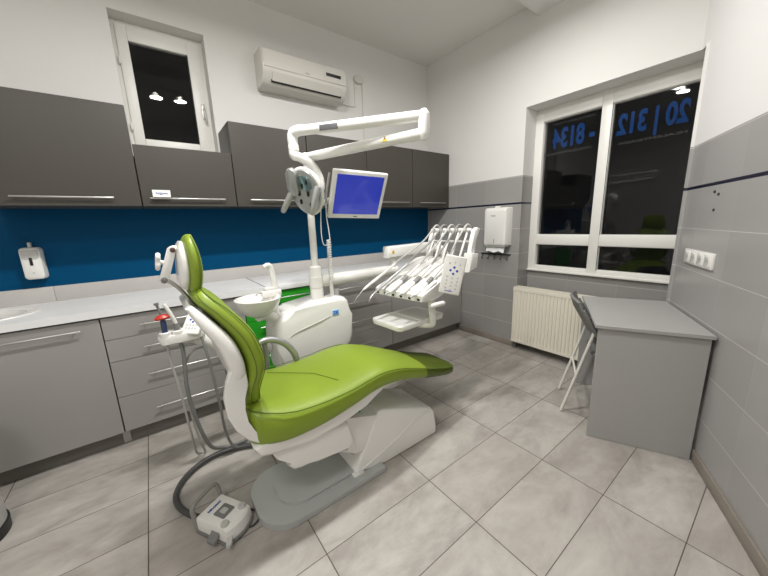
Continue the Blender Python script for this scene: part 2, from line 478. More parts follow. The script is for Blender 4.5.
ceiling_lamp(-2.65, -2.40, -1.76, 27, 'two bulb ceiling lamp on the beam above the head of the dental chair')
ceiling_lamp(-1.30, -.95, -1.76, 13, 'two bulb ceiling lamp on the beam nearer the large window')

# added fill light panel on the ceiling behind the camera, no fitting known there
lp = thing('added_fill_panel', (-3.9, -3.15, H), 'added square fill light panel on the ceiling behind the camera', 'lamp')
m = MB(); m.box(-4.2, -3.6, -3.45, -2.85, H-.03, H-.001, .004); m.build('fill_frame', M['white'], lp)
m = MB(); m.box(-4.18, -3.62, -3.43, -2.87, H-.033, H-.029); m.build('lamp_diffuser', emit_mat('fill_diffuser', (1, .95, .88, 1), 4), lp)
ld = bpy.data.lights.new('fill_light', 'AREA'); ld.shape = 'SQUARE'; ld.size = .55; ld.energy = 30; ld.color = (1, .985, .955)
lo = bpy.data.objects.new('fill_light', ld); COL.objects.link(lo); lo.parent = lp; lo.location = (0, 0, -.04)

# ------------------------------------------------------------------ back panel, upstand, worktops, plinth
m = MB(); m.box(-4.35, -.001, -.009, -.001, 1.012, 1.55); tag(m.build('splashback', M['blue']), 'glossy dark blue back panel between wall cabinets and worktop', 'splashback')
m = MB(); m.box(-4.35, -3.546, -.016, 0, .908, 1.012, .002); m.box(-3.545, 0, -.016, 0, .908, 1.012, .002)
tag(m.build('upstand', M['upstand']), 'pale grey upstand strip along the back of the worktop', 'upstand')

SX, SY, SA, SB = -3.93, -.30, .31, .20                    # sink centre and half axes
wt_l = thing('worktop', (-3.4, -.3, .87), 'white worktop left of the seam, with the oval sink', 'worktop', 'worktops')
m = MB(); b = m.bm; x0, x1, y0, y1 = -4.35, -2.331, -.61, -.001
N = 64; inner = []; outer = []
for k in range(N):
    a = 2*PI*k/N; c, s = math.cos(a), math.sin(a)
    inner.append(V((SX + SA*c, SY + SB*s, 0)))
    t = min([((x1-SX)/c if c > 0 else (x0-SX)/c) if abs(c) > 1e-6 else 1e9, ((y1-SY)/s if s > 0 else (y0-SY)/s) if abs(s) > 1e-6 else 1e9])
    outer.append(V((SX + t*c, SY + t*s, 0)))
# pull nearest samples into the corners
for cx, cy in ((x0, y0), (x1, y0), (x0, y1), (x1, y1)):
    i = min(range(N), key=lambda q: (outer[q]-V((cx, cy, 0))).length); outer[i] = V((cx, cy, 0))
zt, zb = .908, .868
R = [[b.verts.new((p.x, p.y, z)) for p in L_] for L_, z in ((inner, zt), (outer, zt), (outer, zb), (inner, zb))]
for q in range(4):
    A, B = R[q], R[(q+1) % 4]
    for i in range(N): b.faces.new((A[i], A[(i+1) % N], B[(i+1) % N], B[i]))
m.build('slab', M['worktop'], wt_l, flat=True)
m = MB(); m.box(-2.331, -2.325, -.609, -.002, .872, .9086); m.build('seam_strip', M['carcass'], wt_l)
sk = thing('sink', (SX, SY, .80), 'white oval sink set into the worktop at the left edge', 'sink')
m = MB()
prof = [(1.19, .9085), (1.18, .914), (1.10, .917), (1.03, .913), (.985, .905), (.95, .88), (.85, .80), (.55, .765), (.12, .76), (.12, .752), (.56, .755), (.88, .79), (.97, .87), (.99, .9085)]
m.loft([[V((SX + SA*k*math.cos(2*PI*i/48), SY + SB*k*math.sin(2*PI*i/48), z)) for i in range(48)] for k, z in prof], cap=False, closed=True)
m.build('basin', M['white2'], sk)
m = MB(); m.lathe([(.001, .758), (.035, .758), (.04, .763), (.03, .766), (.001, .766)], (SX, SY, 0)); m.build('drain', M['chrome'], sk)
wt_r = MB(); wt_r.box(-2.325, -.002, -.61, -.001, .868, .908, .003)
tag(wt_r.build('worktop', M['worktop']), 'white worktop right of the seam, running to the tiled wall', 'worktop', 'worktops')
pl = thing('plinth', (-2, -.53, 0), 'grey plinth board under the base cabinets', 'plinth')
m = MB(); m.box(-4.35, -3.288, -.532, -.516, 0, .098); m.box(-3.284, -.014, -.532, -.516, 0, .098); m.build('board', M['plinth'], pl)
m = MB(); m.box(-3.306, -3.268, -.538, -.532, .0, .098, .001); m.build('joint_strip', simple('aluminium_joint', (.45, .44, .42), .35, .6), pl)

# ------------------------------------------------------------------ cabinets
def bar_handle(mb, x0, x1, y, z, post=.028, r=.0055):
    mb.cyl((x0, y-post, z), (x1, y-post, z), r, n=10, bev=.0015)
    for xx in (x0+.03, x1-.03): mb.cyl((xx, y-post, z), (xx, y, z), .004, n=8)

FB = -.592                                            # front plane of base fronts
def base_cabinet(name, x0, x1, label, fronts, mat, hx=None):
    """fronts: list of (kind, z0, z1, handle z or None)"""
    t = thing(name, ((x0+x1)/2, -.3, .1), label, 'cabinet', 'base cabinets under the worktop')
    m = MB(); m.box(x0+.001, x1-.001, FB+.02, -.02, .099, .866); m.build('body', M['carcass'], t)
    for kind, z0, z1, hz in fronts:
        m = MB(); m.box(x0+.002, x1-.002, FB, FB+.018, z0+.0015, z1-.0015, .0012, 1); f = m.build(kind, mat, t)
        if hz:
            h = MB(); a, bb = hx; bar_handle(h, a, bb, FB, hz); h.build('handle', M['steel'], f)
    return t
base_cabinet('sink_cabinet', -3.89, -3.286, 'grey base cabinet with one door below the sink, leftmost', [('door', .104, .858, .808)], M['grey'], (-3.80, -3.37))
DR = [('drawer', .719, .858, .790), ('drawer', .577, .719, .645), ('drawer', .342, .577, .460), ('drawer', .106, .342, .222)]
base_cabinet('drawer_cabinet', -3.284, -2.49, 'grey four drawer base cabinet behind the head of the dental chair', DR, M['grey'], (-3.108, -2.668))
base_cabinet('green_cabinet', -2.488, -1.892, 'bright green base cabinet behind the spittoon bowl', [('drawer', .655, .858, .808), ('drawer', .42, .655, .60), ('drawer', .106, .42, .36)], M['green_door'], (-2.40, -1.98))
base_cabinet('drawer_cabinet', -1.890, -1.102, 'grey four drawer base cabinet right of the green one', DR, M['grey'], (-1.72, -1.30))
base_cabinet('base_cabinet', -1.100, -.012, 'plain grey base cabinet front in the corner by the tiled wall', [('door', .106, .858, None)], M['grey'])

FU = -.372
def wall_cabinet(x0, x1, z1, label, h=None, name='wall_cabinet'):
    t = thing(name, ((x0+x1)/2, -.18, 1.52), label, 'cabinet', 'dark wall cabinets')
    m = MB(); m.box(x0+.001, x1-.001, FU+.020, -.002, 1.519, z1); m.build('body', M['dark'], t)
    m = MB(); m.box(x0+.0025, x1-.0025, FU, FU+.018, 1.517, z1+.001, .001, 1); f = m.build('door', M['dark'], t)
    if h:
        hm = MB(); bar_handle(hm, h[0], h[1], FU, 1.566, .026); hm.build('handle', M['steel'], f)
    return t
wall_cabinet(-3.69, -2.981, 2.120, 'dark grey wall cabinet left of the small window', (-3.552, -3.116))
wall_cabinet(-2.979, -2.401, 1.897, 'low dark grey wall cabinet under the small window', (-2.934, -2.482))
wall_cabinet(-2.399, -1.799, 2.120, 'dark grey wall cabinet just right of the small window', (-2.305, -1.87))
wall_cabinet(-1.797, -1.188, 2.120, 'dark grey wall cabinet behind the monitor', (-1.70, -1.28))
wall_cabinet(-1.186, -.594, 2.120, 'dark grey wall cabinet second from the tiled wall', (-1.10, -.66))
wall_cabinet(-.592, -.004, 2.120, 'dark grey wall cabinet in the corner by the tiled wall', (-.505, -.09))
lc = thing('label_card', (-2.868, -.395, 1.57), 'small white card with blue writing on the handle of the low cabinet', 'card')
m = MB(); m.box(-2.918, -2.819, -.4125, -.4105, 1.572, 1.618, .0006, 1); m.build('card', M['paper'], lc)
text('lettering', 'Italgyem', M['ink'], lc, place((-2.868, -.4128, 1.597), frame((0, -1, 0))), .020, shear=.2, bold=.0003)

# ------------------------------------------------------------------ soap dispenser on the blue panel
sd = thing('soap_dispenser', (-3.6, -.05, 1.07), 'white wall soap dispenser on the blue panel', 'soap dispenser')
def rr(cx, cy, wx, wy, rad, n=6):
    out = []
    for qx, qy, a0 in ((1, 1, 0), (-1, 1, 90), (-1, -1, 180), (1, -1, 270)):
        for k in range(n+1):
            a = math.radians(a0 + 90*k/n)
            out.append((cx + qx*(wx/2-rad) + rad*math.cos(a), cy + qy*(wy/2-rad) + rad*math.sin(a)))
    return out
def plate_loft(mb, layers, f):
    """layers: (depth, cx, cy, wx, wy, rad)"""
    mb.loft([[f(p, q, d) for p, q in rr(cx, cy, wx, wy, rd)] for d, cx, cy, wx, wy, rd in layers])
    return mb
m = MB(); plate_loft(m, [(-.010, -3.60, 1.175, .10, .205, .02), (-.055, -3.60, 1.175, .098, .203, .02), (-.078, -3.60, 1.172, .088, .19, .022), (-.085, -3.60, 1.17, .07, .17, .02)], lambda p, q, d: V((p, d, q)))
m.build('cover', M['white'], sd)
m = MB(); plate_loft(m, [(-.075, -3.60, 1.232, .086, .07, .015), (-.0862, -3.60, 1.229, .072, .055, .014)], lambda p, q, d: V((p, d, q))); m.build('lid', M['lgrey'], sd)
m = MB(); m.box(-3.607, -3.593, -.088, -.084, 1.165, 1.215, .001); m.build('level_window', M['black'], sd)
m = MB(); m.box(-3.609, -3.591, -.04, -.006, 1.275, 1.31, .006); m.build('top_hook', M['lgrey'], sd)
m = MB(); m.cyl((-3.60, -.085, 1.118), (-3.60, -.089, 1.118), .004, n=12); m.build('button', M['lgrey'], sd)

# ------------------------------------------------------------------ air conditioner
ac = thing('air_conditioner', (-1.655, 0, 2.50), 'white split air conditioner high on the wall over the cabinets', 'air conditioner')
pf = [(0, 2.788), (-.15, 2.785), (-.19, 2.765), (-.203, 2.725), (-.208, 2.625), (-.195, 2.595), (-.16, 2.535), (-.12, 2.512), (0, 2.51)]
m = MB(); m.prism(pf, YZ, -2.045, -1.262, .012, 3); m.build('body', M['acw'], ac)
m = MB(); m.prism([(-.2005, 2.762), (-.2105, 2.725), (-.2145, 2.632), (-.205, 2.628), (-.194, 2.757)], YZ, -2.035, -1.272, .004); m.build('front_panel', M['acw'], ac)
m = MB(); m.prism([(-.197, 2.607), (-.2075, 2.603), (-.1765, 2.546), (-.166, 2.55)], YZ, -1.965, -1.32, .002); m.build('louver', M['acw'], ac)
m = MB(); m.prism([(-.173, 2.556), (-.177, 2.549), (-.169, 2.535), (-.160, 2.537)], YZ, -1.972, -1.315); m.build('air_slot', M['black'], ac)
m = MB(); m.box(-1.48, -1.33, -.2165, -.213, 2.678, 2.704, .001); m.build('display', M['black'], ac)
text('lettering', 'Gree', M['mgrey'], ac, place((-1.66, -.2148, 2.652), frame((0, -1, 0))), .018)
jb = thing('junction_box', (-1.0, 0, 2.78), 'small white cable box on the wall right of the air conditioner', 'junction box')
m = MB(); m.lathe([(.001, 0), (.052, 0), (.052, .028), (.046, .034), (.001, .034)], (-1.005, 0, 2.815), frame((0, -1, 0)), sx=1.1, sy=.75); m.build('box', M['acw'], jb)
m = MB(); m.tube([(-1.27, -.06, 2.535), (-1.2, -.012, 2.55), (-1.06, -.006, 2.555), (-1.052, -.006, 2.60), (-1.05, -.006, 2.80)], .005, 8, 3)
tag(m.build('pipe', M['acw']), 'thin white cable from the air conditioner up to the cable box', 'cable')
m = MB(); m.tube([(-.955, -.006, 2.80), (-.957, -.006, 2.5), (-.96, -.006, 2.125)], .005, 8)
tag(m.build('cable', M['acw']), 'thin white cable from the cable box down behind the wall cabinets', 'cable')

# ------------------------------------------------------------------ towel dispenser and hook rail (east wall)
td = thing('towel_dispenser', (0, -1.085, 1.05), 'white paper towel dispenser on the grey tiled wall beside the window', 'towel dispenser')
m = MB(); plate_loft(m, [(-.001, -1.085, 1.277, .262, .385, .012), (-.085, -1.085, 1.277, .262, .385, .016), (-.108, -1.085, 1.273, .245, .365, .02), (-.115, -1.085, 1.270, .21, .335, .02)], lambda p, q, d: V((d, p, q)))
m.build('cover', M['white'], td)
m = MB(); m.box(-.1165, -.1145, -1.088, -1.082, 1.11, 1.155, .0005, 1); m.build('level_window', M['mgrey'], td)
m = MB(); m.box(-.07, -.004, -1.09, -1.055, 1.462, 1.487, .005); m.build('lock', M['white'], td)
text('lettering', 'TORK', M['mgrey'], td, place((-.1152, -1.065, 1.388), frame((-1, 0, 0))), .022, bold=.0004)
m = MB(); m.box(-.10, -.02, -1.20, -.97, 1.072, 1.09, .004); m.build('chute', M['lgrey'], td)
m = MB()
rings = []
for i in range(13):
    y = -.975 - .21*i/12
    w_ = .004*math.sin(i*1.3)
    rings.append([V((-.055+w_, y, 1.085)), V((-.080+w_, y, 1.055)), V((-.088-w_, y, 1.018+.008*math.sin(i*.9))), V((-.086-w_, y, 1.018+.008*math.sin(i*.9))), V((-.076+w_, y, 1.055)), V((-.052+w_, y, 1.085))])
m.loft(rings); tag(m.build('paper_towel', M['paper']), 'white paper towel hanging out of the dispenser', 'paper towel')
hr = thing('hook_rail', (0, -1.02, .985), 'dark metal hook rail below the towel dispenser', 'hook rail')
m = MB(); m.box(-.012, -.001, -1.215, -.86, .978, .994, .002); m.build('bar', M['iron'], hr)
for k in range(5):
    y = -.89 - .075*k
    m = MB(); m.tube([(-.012, y, .985), (-.022, y, .965), (-.024, y, .940), (-.034, y, .930), (-.044, y, .938), (-.046, y, .952)], .0032, 7, 4); m.build('hook', M['iron'], hr)

# ------------------------------------------------------------------ radiator
ra = thing('radiator', (-.02, -1.78, .08), 'cream panel radiator in the niche under the large window', 'radiator')
ry0, ry1, rz0, rz1, rx = -2.262, -1.300, .082, .662, -.066
m = MB(); prof = []; n = 29
step = (ry1-ry0-.03)/n
prof.append((rx+.014, ry0)); prof.append((rx, ry0+.006))
for k in range(n):
    y = ry0+.015+step*k
    for fr, dx in ((.0, .000), (.30, .000), (.42, .009), (.68, .009), (.80, .000)): prof.append((rx+dx, y+step*fr))
prof += [(rx, ry1-.006), (rx+.014, ry1)]
poly = [(a, c) for a, c in prof] + [(rx+.016, ry1), (rx+.016, ry0)]
m.prism(poly, XY, rz0+.03, rz1-.03)
m.box(rx, rx+.016, ry0, ry1, rz0, rz0+.03, .004); m.box(rx, rx+.016, ry0, ry1, rz1-.03, rz1, .004)
m.build('front_panel', M['cream'], ra, angle=20)
m = MB(); m.box(rx+.075, rx+.09, ry0, ry1, rz0, rz1, .004); m.build('rear_panel', M['cream'], ra)
m = MB()
for k in range(38):
    y = ry0+.02+k*(ry1-ry0-.04)/37; m.box(rx+.004, rx+.086, y-.004, y+.004, rz1-.002, rz1+.010)
for xx in (rx+.002, rx+.044, rx+.082): m.box(xx, xx+.006, ry0+.004, ry1-.004, rz1-.004, rz1+.011, .001)
m.build('top_grille', M['cream'], ra)
for yy in (ry0, ry1-.003):
    m = MB(); m.box(rx+.012, rx+.08, yy, yy+.003, rz0+.01, rz1+.008, .001); m.build('side_panel', M['cream'], ra)
for yy in (ry1-.15, ry0+.15):
    m = MB(); m.box(rx+.090, .2, yy-.02, yy+.02, .2, .24); m.build('wall_bracket', M['lgrey'], ra)
m = MB(); m.cyl((rx+.05, ry1-.02, 0.005), (rx+.05, ry1-.02, rz0+.02), .011); m.cyl((rx+.05, ry1-.02, .055), (rx+.05, ry1-.02, .085), .02); m.build('valve_pipe', M['mgrey'], ra)

# ------------------------------------------------------------------ sockets and screws on the slanted wall
fC = frame(nC)
so = thing('socket_strip', on_c(.445, 0, 1.043), 'row of white sockets in one frame on the tiled wall above the desk', 'socket')
m = MB(); m.obox(on_c(.445, .006, 1.0875), (.382, .088, .012), fC, .003); m.build('cover_frame', M['white'], so)
for k in range(4):
    s = .445 + .0925*(k-1.5)
    m = MB(); c = on_c(s, .0135, 1.0875); m.obox(c, (.070, .066, .006), fC, .002); p = m.build('socket_insert', M['white2'], so)
    m = MB(); c = on_c(s, .0167, 1.0875); m.lathe([(.001, 0), (.020, 0), (.0205, .0008), (.001, .0009)], c, fC, 24); m.build('socket_well', M['lgrey'], p)
    m = MB()
    for dd in (-.0095, .0095): m.cyl(on_c(s+dd, .0172, 1.0875), on_c(s+dd, .0182, 1.0875), .0028, n=10)
    m.build('socket_hole', M['black'], p)
for s, z, lb in ((.492, 1.459, 'upper left dark screw in the tiled wall over the sockets'), (.541, 1.443, 'upper right dark screw in the tiled wall over the sockets'), (.516, 1.362, 'lowest of three dark screws in the tiled wall over the sockets')):
    m = MB(); m.lathe([(.001, -.002), (.0075, -.002), (.0075, .003), (.004, .006), (.001, .006)], on_c(s, .001, z), fC, 14)
    tag(m.build('screw', M['iron']), lb, 'screw', 'screws in the tiled wall')

# ------------------------------------------------------------------ desk (built local, turned along the slanted wall)
angD = math.atan2(-cdy, -cdx)
dk = thing('desk', (-.759, -2.815, 0), 'grey laminate desk along the slanted tiled wall by the radiator', 'desk', rz=angD)
m = MB(); m.box(-.012, .752, 0, .510, .716, .736, .0015, 1); m.build('desk_top', M['desk'], dk, world=False)
m = MB(); m.box(.008, .026, .008, .492, .001, .716, .001, 1); m.build('side_panel', M['desk'], dk, world=False)
m = MB(); m.box(.722, .740, .028, .500, .001, .716, .001, 1); m.build('side_panel', M['desk'], dk, world=False)
m = MB(); m.box(.027, .721, .06, .076, .30, .715, .001, 1); m.build('modesty_panel', M['desk'], dk, world=False)

# ------------------------------------------------------------------ folding chair at the desk
fc = thing('folding_chair', (-.83, -2.155, 0), 'grey and white folding chair drawn up to the desk', 'chair', rz=angD)
W = .345
for xx in (0.012, W-.012):
    m = MB(); m.tube([(xx, 0, .008), (xx, -.075, .31), (xx, -.145, .60), (xx, -.150, .62)], .010, 10); m.build('rear_leg', M['tube'], fc, world=False)
for xx in (-.006, W+.006):
    m = MB(); m.tube([(xx, -.46, .008), (xx, -.255, .42), (xx, -.075, .755)], .011, 10); m.build('front_leg', M['chair'], fc, world=False)
m = MB(); m.tube([(.012, -.07, .29), (W-.012, -.07, .29)], .007, 8); m.build('stretcher', M['tube'], fc, world=False)
m = MB()
rings = []
for i in range(11):
    t = i/10; bow = .035*math.sin(PI*t)
    x = -.006 + (W+.012)*t
    ring = []
    for (yy, zz) in ((-.165, .590), (-.151, .590), (-.063, .745), (-.040, .800), (-.054, .810), (-.078, .745)):
        ring.append(V((x, yy + bow, zz + (.012*math.sin(PI*t) if zz > .78 else 0))))
    rings.append(ring)
m.loft(rings); m.build('backrest', M['chair'], fc, world=False)
m = MB(); plate_loft(m, [(.436, W/2, -.33, W-.02, .36, .06), (.440, W/2, -.33, W-.012, .37, .065), (.456, W/2, -.33, W-.012, .37, .065), (.462, W/2, -.33, W-.03, .35, .055)], XY)
m.build('seat', M['chair'], fc, world=False)

# ------------------------------------------------------------------ bin at the left edge
bn = thing('pedal_bin', (-3.864, -.948, 0), 'light grey round bin with a black foot ring at the left edge', 'bin')
m = MB(); m.lathe([(.001, 0), (.158, 0), (.160, .05), (.150, .056), (.001, .056)], (-3.864, -.948, 0), n=48); m.build('foot_ring', M['black'], bn)
m = MB(); m.lathe([(.001, .05), (.153, .05), (.153, .60), (.145, .605), (.001, .605)], (-3.864, -.948, 0), n=48); m.build('body', simple('bin_enamel', (.42, .42, .41), .3), bn)
m = MB(); m.lathe([(.155, .606), (.155, .62), (.12, .655), (.06, .67), (.001, .674)], (-3.864, -.948, 0), n=48); m.build('lid', M['lgrey'], bn)

# ------------------------------------------------------------------ dental chair
CY = -1.60
dc = thing('dental_chair', (-2.35, CY, 0), 'lime green upholstered dental chair on a grey floor plate', 'dental chair')
# floor plate: rounded at the head end, stepped top
def plate_outline(x0, x1, hw, rad, n=10):
    out = []
    for k in range(n+1):
        a = PI/2 + (PI/2)*k/n; out.append((x0+rad + rad*math.cos(a), CY+hw-rad + rad*math.sin(a)))
    for k in range(n+1):
        a = PI + (PI/2)*k/n; out.append((x0+rad + rad*math.cos(a), CY-hw+rad + rad*math.sin(a)))
    out += [(x1, CY-hw), (x1, CY+hw)]
    return out
m = MB(); m.prism(plate_outline(-2.765, -2.12, .20, .15), XY, 0.001, .036, .006, 2); m.build('base_plate', M['plate'], dc)
m = MB(); m.prism(plate_outline(-2.66, -2.14, .135, .10), XY, .036, .052, .008, 2); m.build('plate_step', M['plate'], dc)
# wedge shaped foot cover
wp = [(-2.285, .05), (-2.268, .037), (-2.11, .037), (-2.11, .002), (-1.672, .002), (-1.668, .05), (-1.690, .170), (-1.720, .205), (-2.095, .348), (-2.125, .345), (-2.150, .315)]
m = MB(); m.prism(wp, XZ, CY-.155, CY+.16, .016, 3); cov = m.build('foot_cover', M['white2'], dc)
m = MB(); m.tube([(-2.262, CY-.1565, .05), (-2.03, CY-.1565, .115), (-1.80, CY-.1565, .200), (-1.74, CY-.1565, .19)], .004, 8, 4); m.build('moulding', M['white'], cov)
m = MB(); m.box(-2.30, -2.235, CY-.162, CY-.08, .012, .045, .008); m.build('cover_corner', M['white2'], cov)
# lifting arm between foot and seat
pb = [(-2.745, .475), (-2.668, .398), (-2.645, .330), (-2.620, .296), (-2.582, .287), (-2.545, .296), (-2.505, .305), (-2.345, .250), (-2.305, .29), (-2.335, .40), (-2.60, .47)]
m = MB(); m.prism(pb, XZ, CY-.205, CY+.205, .018, 3); m.build('pivot_housing', M['white2'], dc)
ap = [(-2.50, .29), (-2.335, .222), (-2.288, .155), (-2.20, .15), (-2.08, .25), (-2.10, .335), (-2.345, .384), (-2.39, .42), (-2.50, .42)]
m = MB(); m.prism(ap, XZ, CY-.150, CY+.150, .014, 3); arm = m.build('lifting_arm', M['white2'], dc)
# dark slot with the little green lamps
m = MB(); m.box(-2.33, -2.10, CY-.06, CY+.13, .33, .46, .01); m.build('inner_cover', M['lgrey'], dc)
for xx, mt in ((-2.262, M['black']), (-2.238, M['black']), (-2.212, simple('green_knob', (.01, .25, .12), .3))):
    m = MB(); m.cyl((xx, CY-.10, .36), (xx, CY-.10, .388), .009, n=12, bev=.002); m.build('connector', mt, dc)
# seat tray below the cushion
fp = [(-2.772, .492), (-2.752, .450), (-2.70, .432), (-2.547, .424), (-2.381, .424), (-2.25, .470), (-2.128, .520), (-2.095, .548), (-2.20, .562), (-2.34, .528), (-2.58, .502), (-2.70, .50), (-2.750, .497)]
m = MB(); m.prism(fp, XZ, CY-.228, CY+.228, .016, 3); m.build('seat_frame', M['white2'], dc)
# seat + leg cushion: lofted cross sections along the body
SEC = [  # x, half width, z top edge, z bottom, crown
    (-2.798, .08, .620, .540, .000), (-2.793, .135, .642, .518, .003), (-2.778, .180, .654, .486, .005), (-2.745, .226, .652, .468, .007), (-2.685, .247, .634, .460, .010),
    (-2.600, .256, .616, .456, .012), (-2.470, .258, .608, .466, .012), (-2.330, .258, .614, .494, .018), (-2.220, .253, .628, .518, .024),
    (-2.120, .243, .628, .522, .026), (-2.000, .222, .598, .500, .022), (-1.860, .196, .543, .455, .016), (-1.700, .172, .482, .404, .011),
    (-1.580, .158, .442, .372, .006), (-1.510, .145, .424, .364, .003), (-1.485, .122, .415, .366, .001), (-1.470, .080, .402, .374, .000)]
def csec(x, w, zt, zb, cr, n=28):
    ring = []; h = (zt-zb)/2; zc = (zt+zb)/2
    for k in range(n):
        a = 2*PI*k/n; c, s = math.cos(a), math.sin(a); e = .42
        yy = w*math.copysign(abs(c)**e, c); zz = h*math.copysign(abs(s)**(.55), s)
        if s > 0: zz += cr*(1-(yy/w)**2)
        ring.append(V((x, CY+yy, zc+zz)))
    return ring
def lerp_secs(S, n):
    P = [catmull([(s[i], 0, 0) for s in S], n) for i in range(len(S[0]))]
    return [tuple(P[i][k].x for i in range(len(P))) for k in range(len(P[0]))]
m = MB(); m.loft([csec(*s) for s in lerp_secs(SEC, 4)]); seat = m.build('seat_cushion', M['vinyl'], dc, angle=70)
fs = [(x, w+.003, zt+.0025, zb-.0025, c) for x, w, zt, zb, c in lerp_secs(SEC, 4) if x > -1.80]
m = MB(); m.loft([csec(*s) for s in fs]); m.build('plastic_cover', M['film'], seat, angle=70)
LS = lerp_secs(SEC[1:-1], 4)
side = [(x, w*.985, zt-.012*min(1, (zt-zb)/.09)) for x, w, zt, zb, c in LS if x > -2.62]
rear = [(-2.655, .246, .616), (-2.715, .229, .634), (-2.757, .197, .644), (-2.780, .145, .646), (-2.790, .06, .640)]
loop = [(x, CY-w, z) for x, w, z in rear[::-1]] + [(x, CY-w, z) for x, w, z in side] + [(x, CY+w, z) for x, w, z in side[::-1]] + [(x, CY+w, z) for x, w, z in rear]
m = MB(); m.tube(loop, .0028, 6, closed=True); m.build('piping', M['seam'], seat)
def top_z(x):
    for a, b in zip(SEC, SEC[1:]):
        if a[0] <= x <= b[0]:
            t = (x-a[0])/(b[0]-a[0]); return a[2]+(b[2]-a[2])*t, a[4]+(b[4]-a[4])*t, a[1]+(b[1]-a[1])*t
    return .6, 0, .2
def on_seat(x, y):
    zt, cr, w_ = top_z(x); return (x, y, zt + cr*(1-((y-CY)/w_)**2) + .0005)
m = MB()
m.tube([on_seat(-2.42, -1.62), on_seat(-2.52, -1.52), on_seat(-2.60, -1.46)], .0013, 6, 5); m.tube([on_seat(-2.42, -1.62), on_seat(-2.385, -1.70), on_seat(-2.355, -1.765)], .0013, 6, 5)
m.build('crease_lines', simple('vinyl_fold', (.13, .18, .015), .5), seat)  # seat creases drawn as thin darker green lines
# backrest
SP = [(-2.700, .640, .12, .05), (-2.702, .68, .165, .075), (-2.706, .730, .200, .078), (-2.697, .785, .228, .080), (-2.684, .835, .243, .082), (-2.686, .895, .243, .082), (-2.714, .982, .235, .080), (-2.772, 1.064, .208, .074), (-2.822, 1.114, .176, .064), (-2.844, 1.138, .145, .05), (-2.854, 1.147, .11, .02)]
dback = V((-.915, 0, -.403))
def bsec(x, z, w, th, n=26, off=0, e1=.45, e2=.7):
    ring = []
    for k in range(n):
        a = 2*PI*k/n; c, s = math.cos(a), math.sin(a)
        yy = w*math.copysign(abs(c)**e1, c); q = .5*th*(1-math.copysign(abs(s)**e2, s)) + off
        if s > 0: q += .016*(1-(yy/w)**2) - .004        # sides stand a little proud of the hollow middle
        ring.append(V((x, CY+yy, z)) + dback*q)
    return ring
BS = lerp_secs(SP, 4)
m = MB(); m.loft([bsec(*s) for s in BS]); bc = m.build('backrest_cushion', M['vinyl'], dc, angle=70)
for off in (.016, .056):
    lp = [tuple(V((x, CY-w*.99, z)) + dback*(off*min(1, th/.09))) for x, z, w, th in BS[2:-1]]; lp2 = [tuple(V((x, CY+w*.99, z)) + dback*(off*min(1, th/.09))) for x, z, w, th in BS[2:-1]]
    m = MB(); m.tube(lp, .0022, 6); m.build('piping', M['seam'], bc); m = MB(); m.tube(lp2, .0022, 6); m.build('piping', M['seam'], bc)
SH = [(-2.712, .795, .17, .03), (-2.700, .83, .215, .055), (-2.703, .895, .232, .066), (-2.730, .982, .226, .062), (-2.788, 1.064, .196, .048), (-2.834, 1.114, .160, .028)]
m = MB(); m.loft([bsec(x, z, w, th, off=.062, e1=.25, e2=.6) for x, z, w, th in lerp_secs(SH, 4)]); m.build('backrest_shell', M['white2'], dc, angle=60)
# curved carrier joining seat frame and backrest
co = [(-2.830, .835), (-2.846, .79), (-2.860, .735), (-2.856, .66), (-2.836, .598), (-2.797, .536), (-2.760, .505), (-2.735, .515), (-2.752, .535), (-2.778, .567), (-2.797, .616), (-2.802, .67), (-2.790, .716), (-2.770, .765), (-2.772, .82)]
m = MB(); m.prism([(x+.012, z) for x, z in co], XZ, CY-.218, CY-.182, .008, 3); m.build('back_carrier', M['white2'], dc)
m = MB(); m.box(-2.79, -2.73, CY-.12, CY+.12, .55, .80, .015); m.build('carrier_bridge', M['black'], dc)
# headrest
HS = [(1.122, .085, .020), (1.130, .110, .040), (1.155, .128, .050), (1.21, .138, .052), (1.27, .130, .048), (1.31, .108, .038), (1.330, .080, .022), (1.336, .05, .008)]
def hsec(z, w, th, front, off, n=24):
    lean = .10*(z-1.12)*-.35
    xf = -2.830 - .0150*((z-1.235)/.1)**2
    ring = []
    for k in range(n):
        a = 2*PI*k/n; c, s = math.cos(a), math.sin(a)
        yy = w*math.copysign(abs(c)**.6, c); q = .5*th*(1-math.copysign(abs(s)**.7, s)) + off
        ring.append(V((xf+lean-q, CY+yy, z)))
    return ring
m = MB(); m.loft([hsec(z, w, th, 0, 0) for z, w, th in lerp_secs(HS, 4)]); hc = m.build('headrest_cushion', M['vinyl'], dc, angle=70)
m = MB(); m.tube([tuple(V((-2.830-.015*((z-1.235)/.1)**2-.016, CY-w*.995, z))) for z, w, th in lerp_secs(HS[1:-1], 4)], .0022, 6); m.build('piping', M['seam'], hc)
HS2 = [(1.132, .06, .012), (1.145, .095, .030), (1.17, .115, .040), (1.21, .120, .042), (1.26, .112, .036), (1.295, .090, .024), (1.312, .06, .010)]
m = MB(); m.loft([hsec(z, w, th, 0, .038) for z, w, th in lerp_secs(HS2, 4)]); m.build('headrest_shell', M['white2'], dc, angle=60)
hb = MB()
hb.prism([(-2.866, 1.296), (-2.915, 1.298), (-2.928, 1.285), (-2.918, 1.270), (-2.866, 1.272)], XZ, CY-.030, CY-.006, .004)
hb.prism([(-2.905, 1.284), (-2.910, 1.294), (-2.921, 1.297), (-2.932, 1.290), (-2.972, 1.180), (-2.968, 1.168), (-2.956, 1.164), (-2.944, 1.172)], XZ, CY-.046, CY-.026, .004)
br = hb.build('headrest_bracket', M['white'], dc)
m = MB(); m.cyl((-2.917, CY-.045, 1.283), (-2.917, CY-.050, 1.283), .009, bev=.002); m.build('pivot_cap', simple('brown_cap', (.12, .07, .06), .4), br)
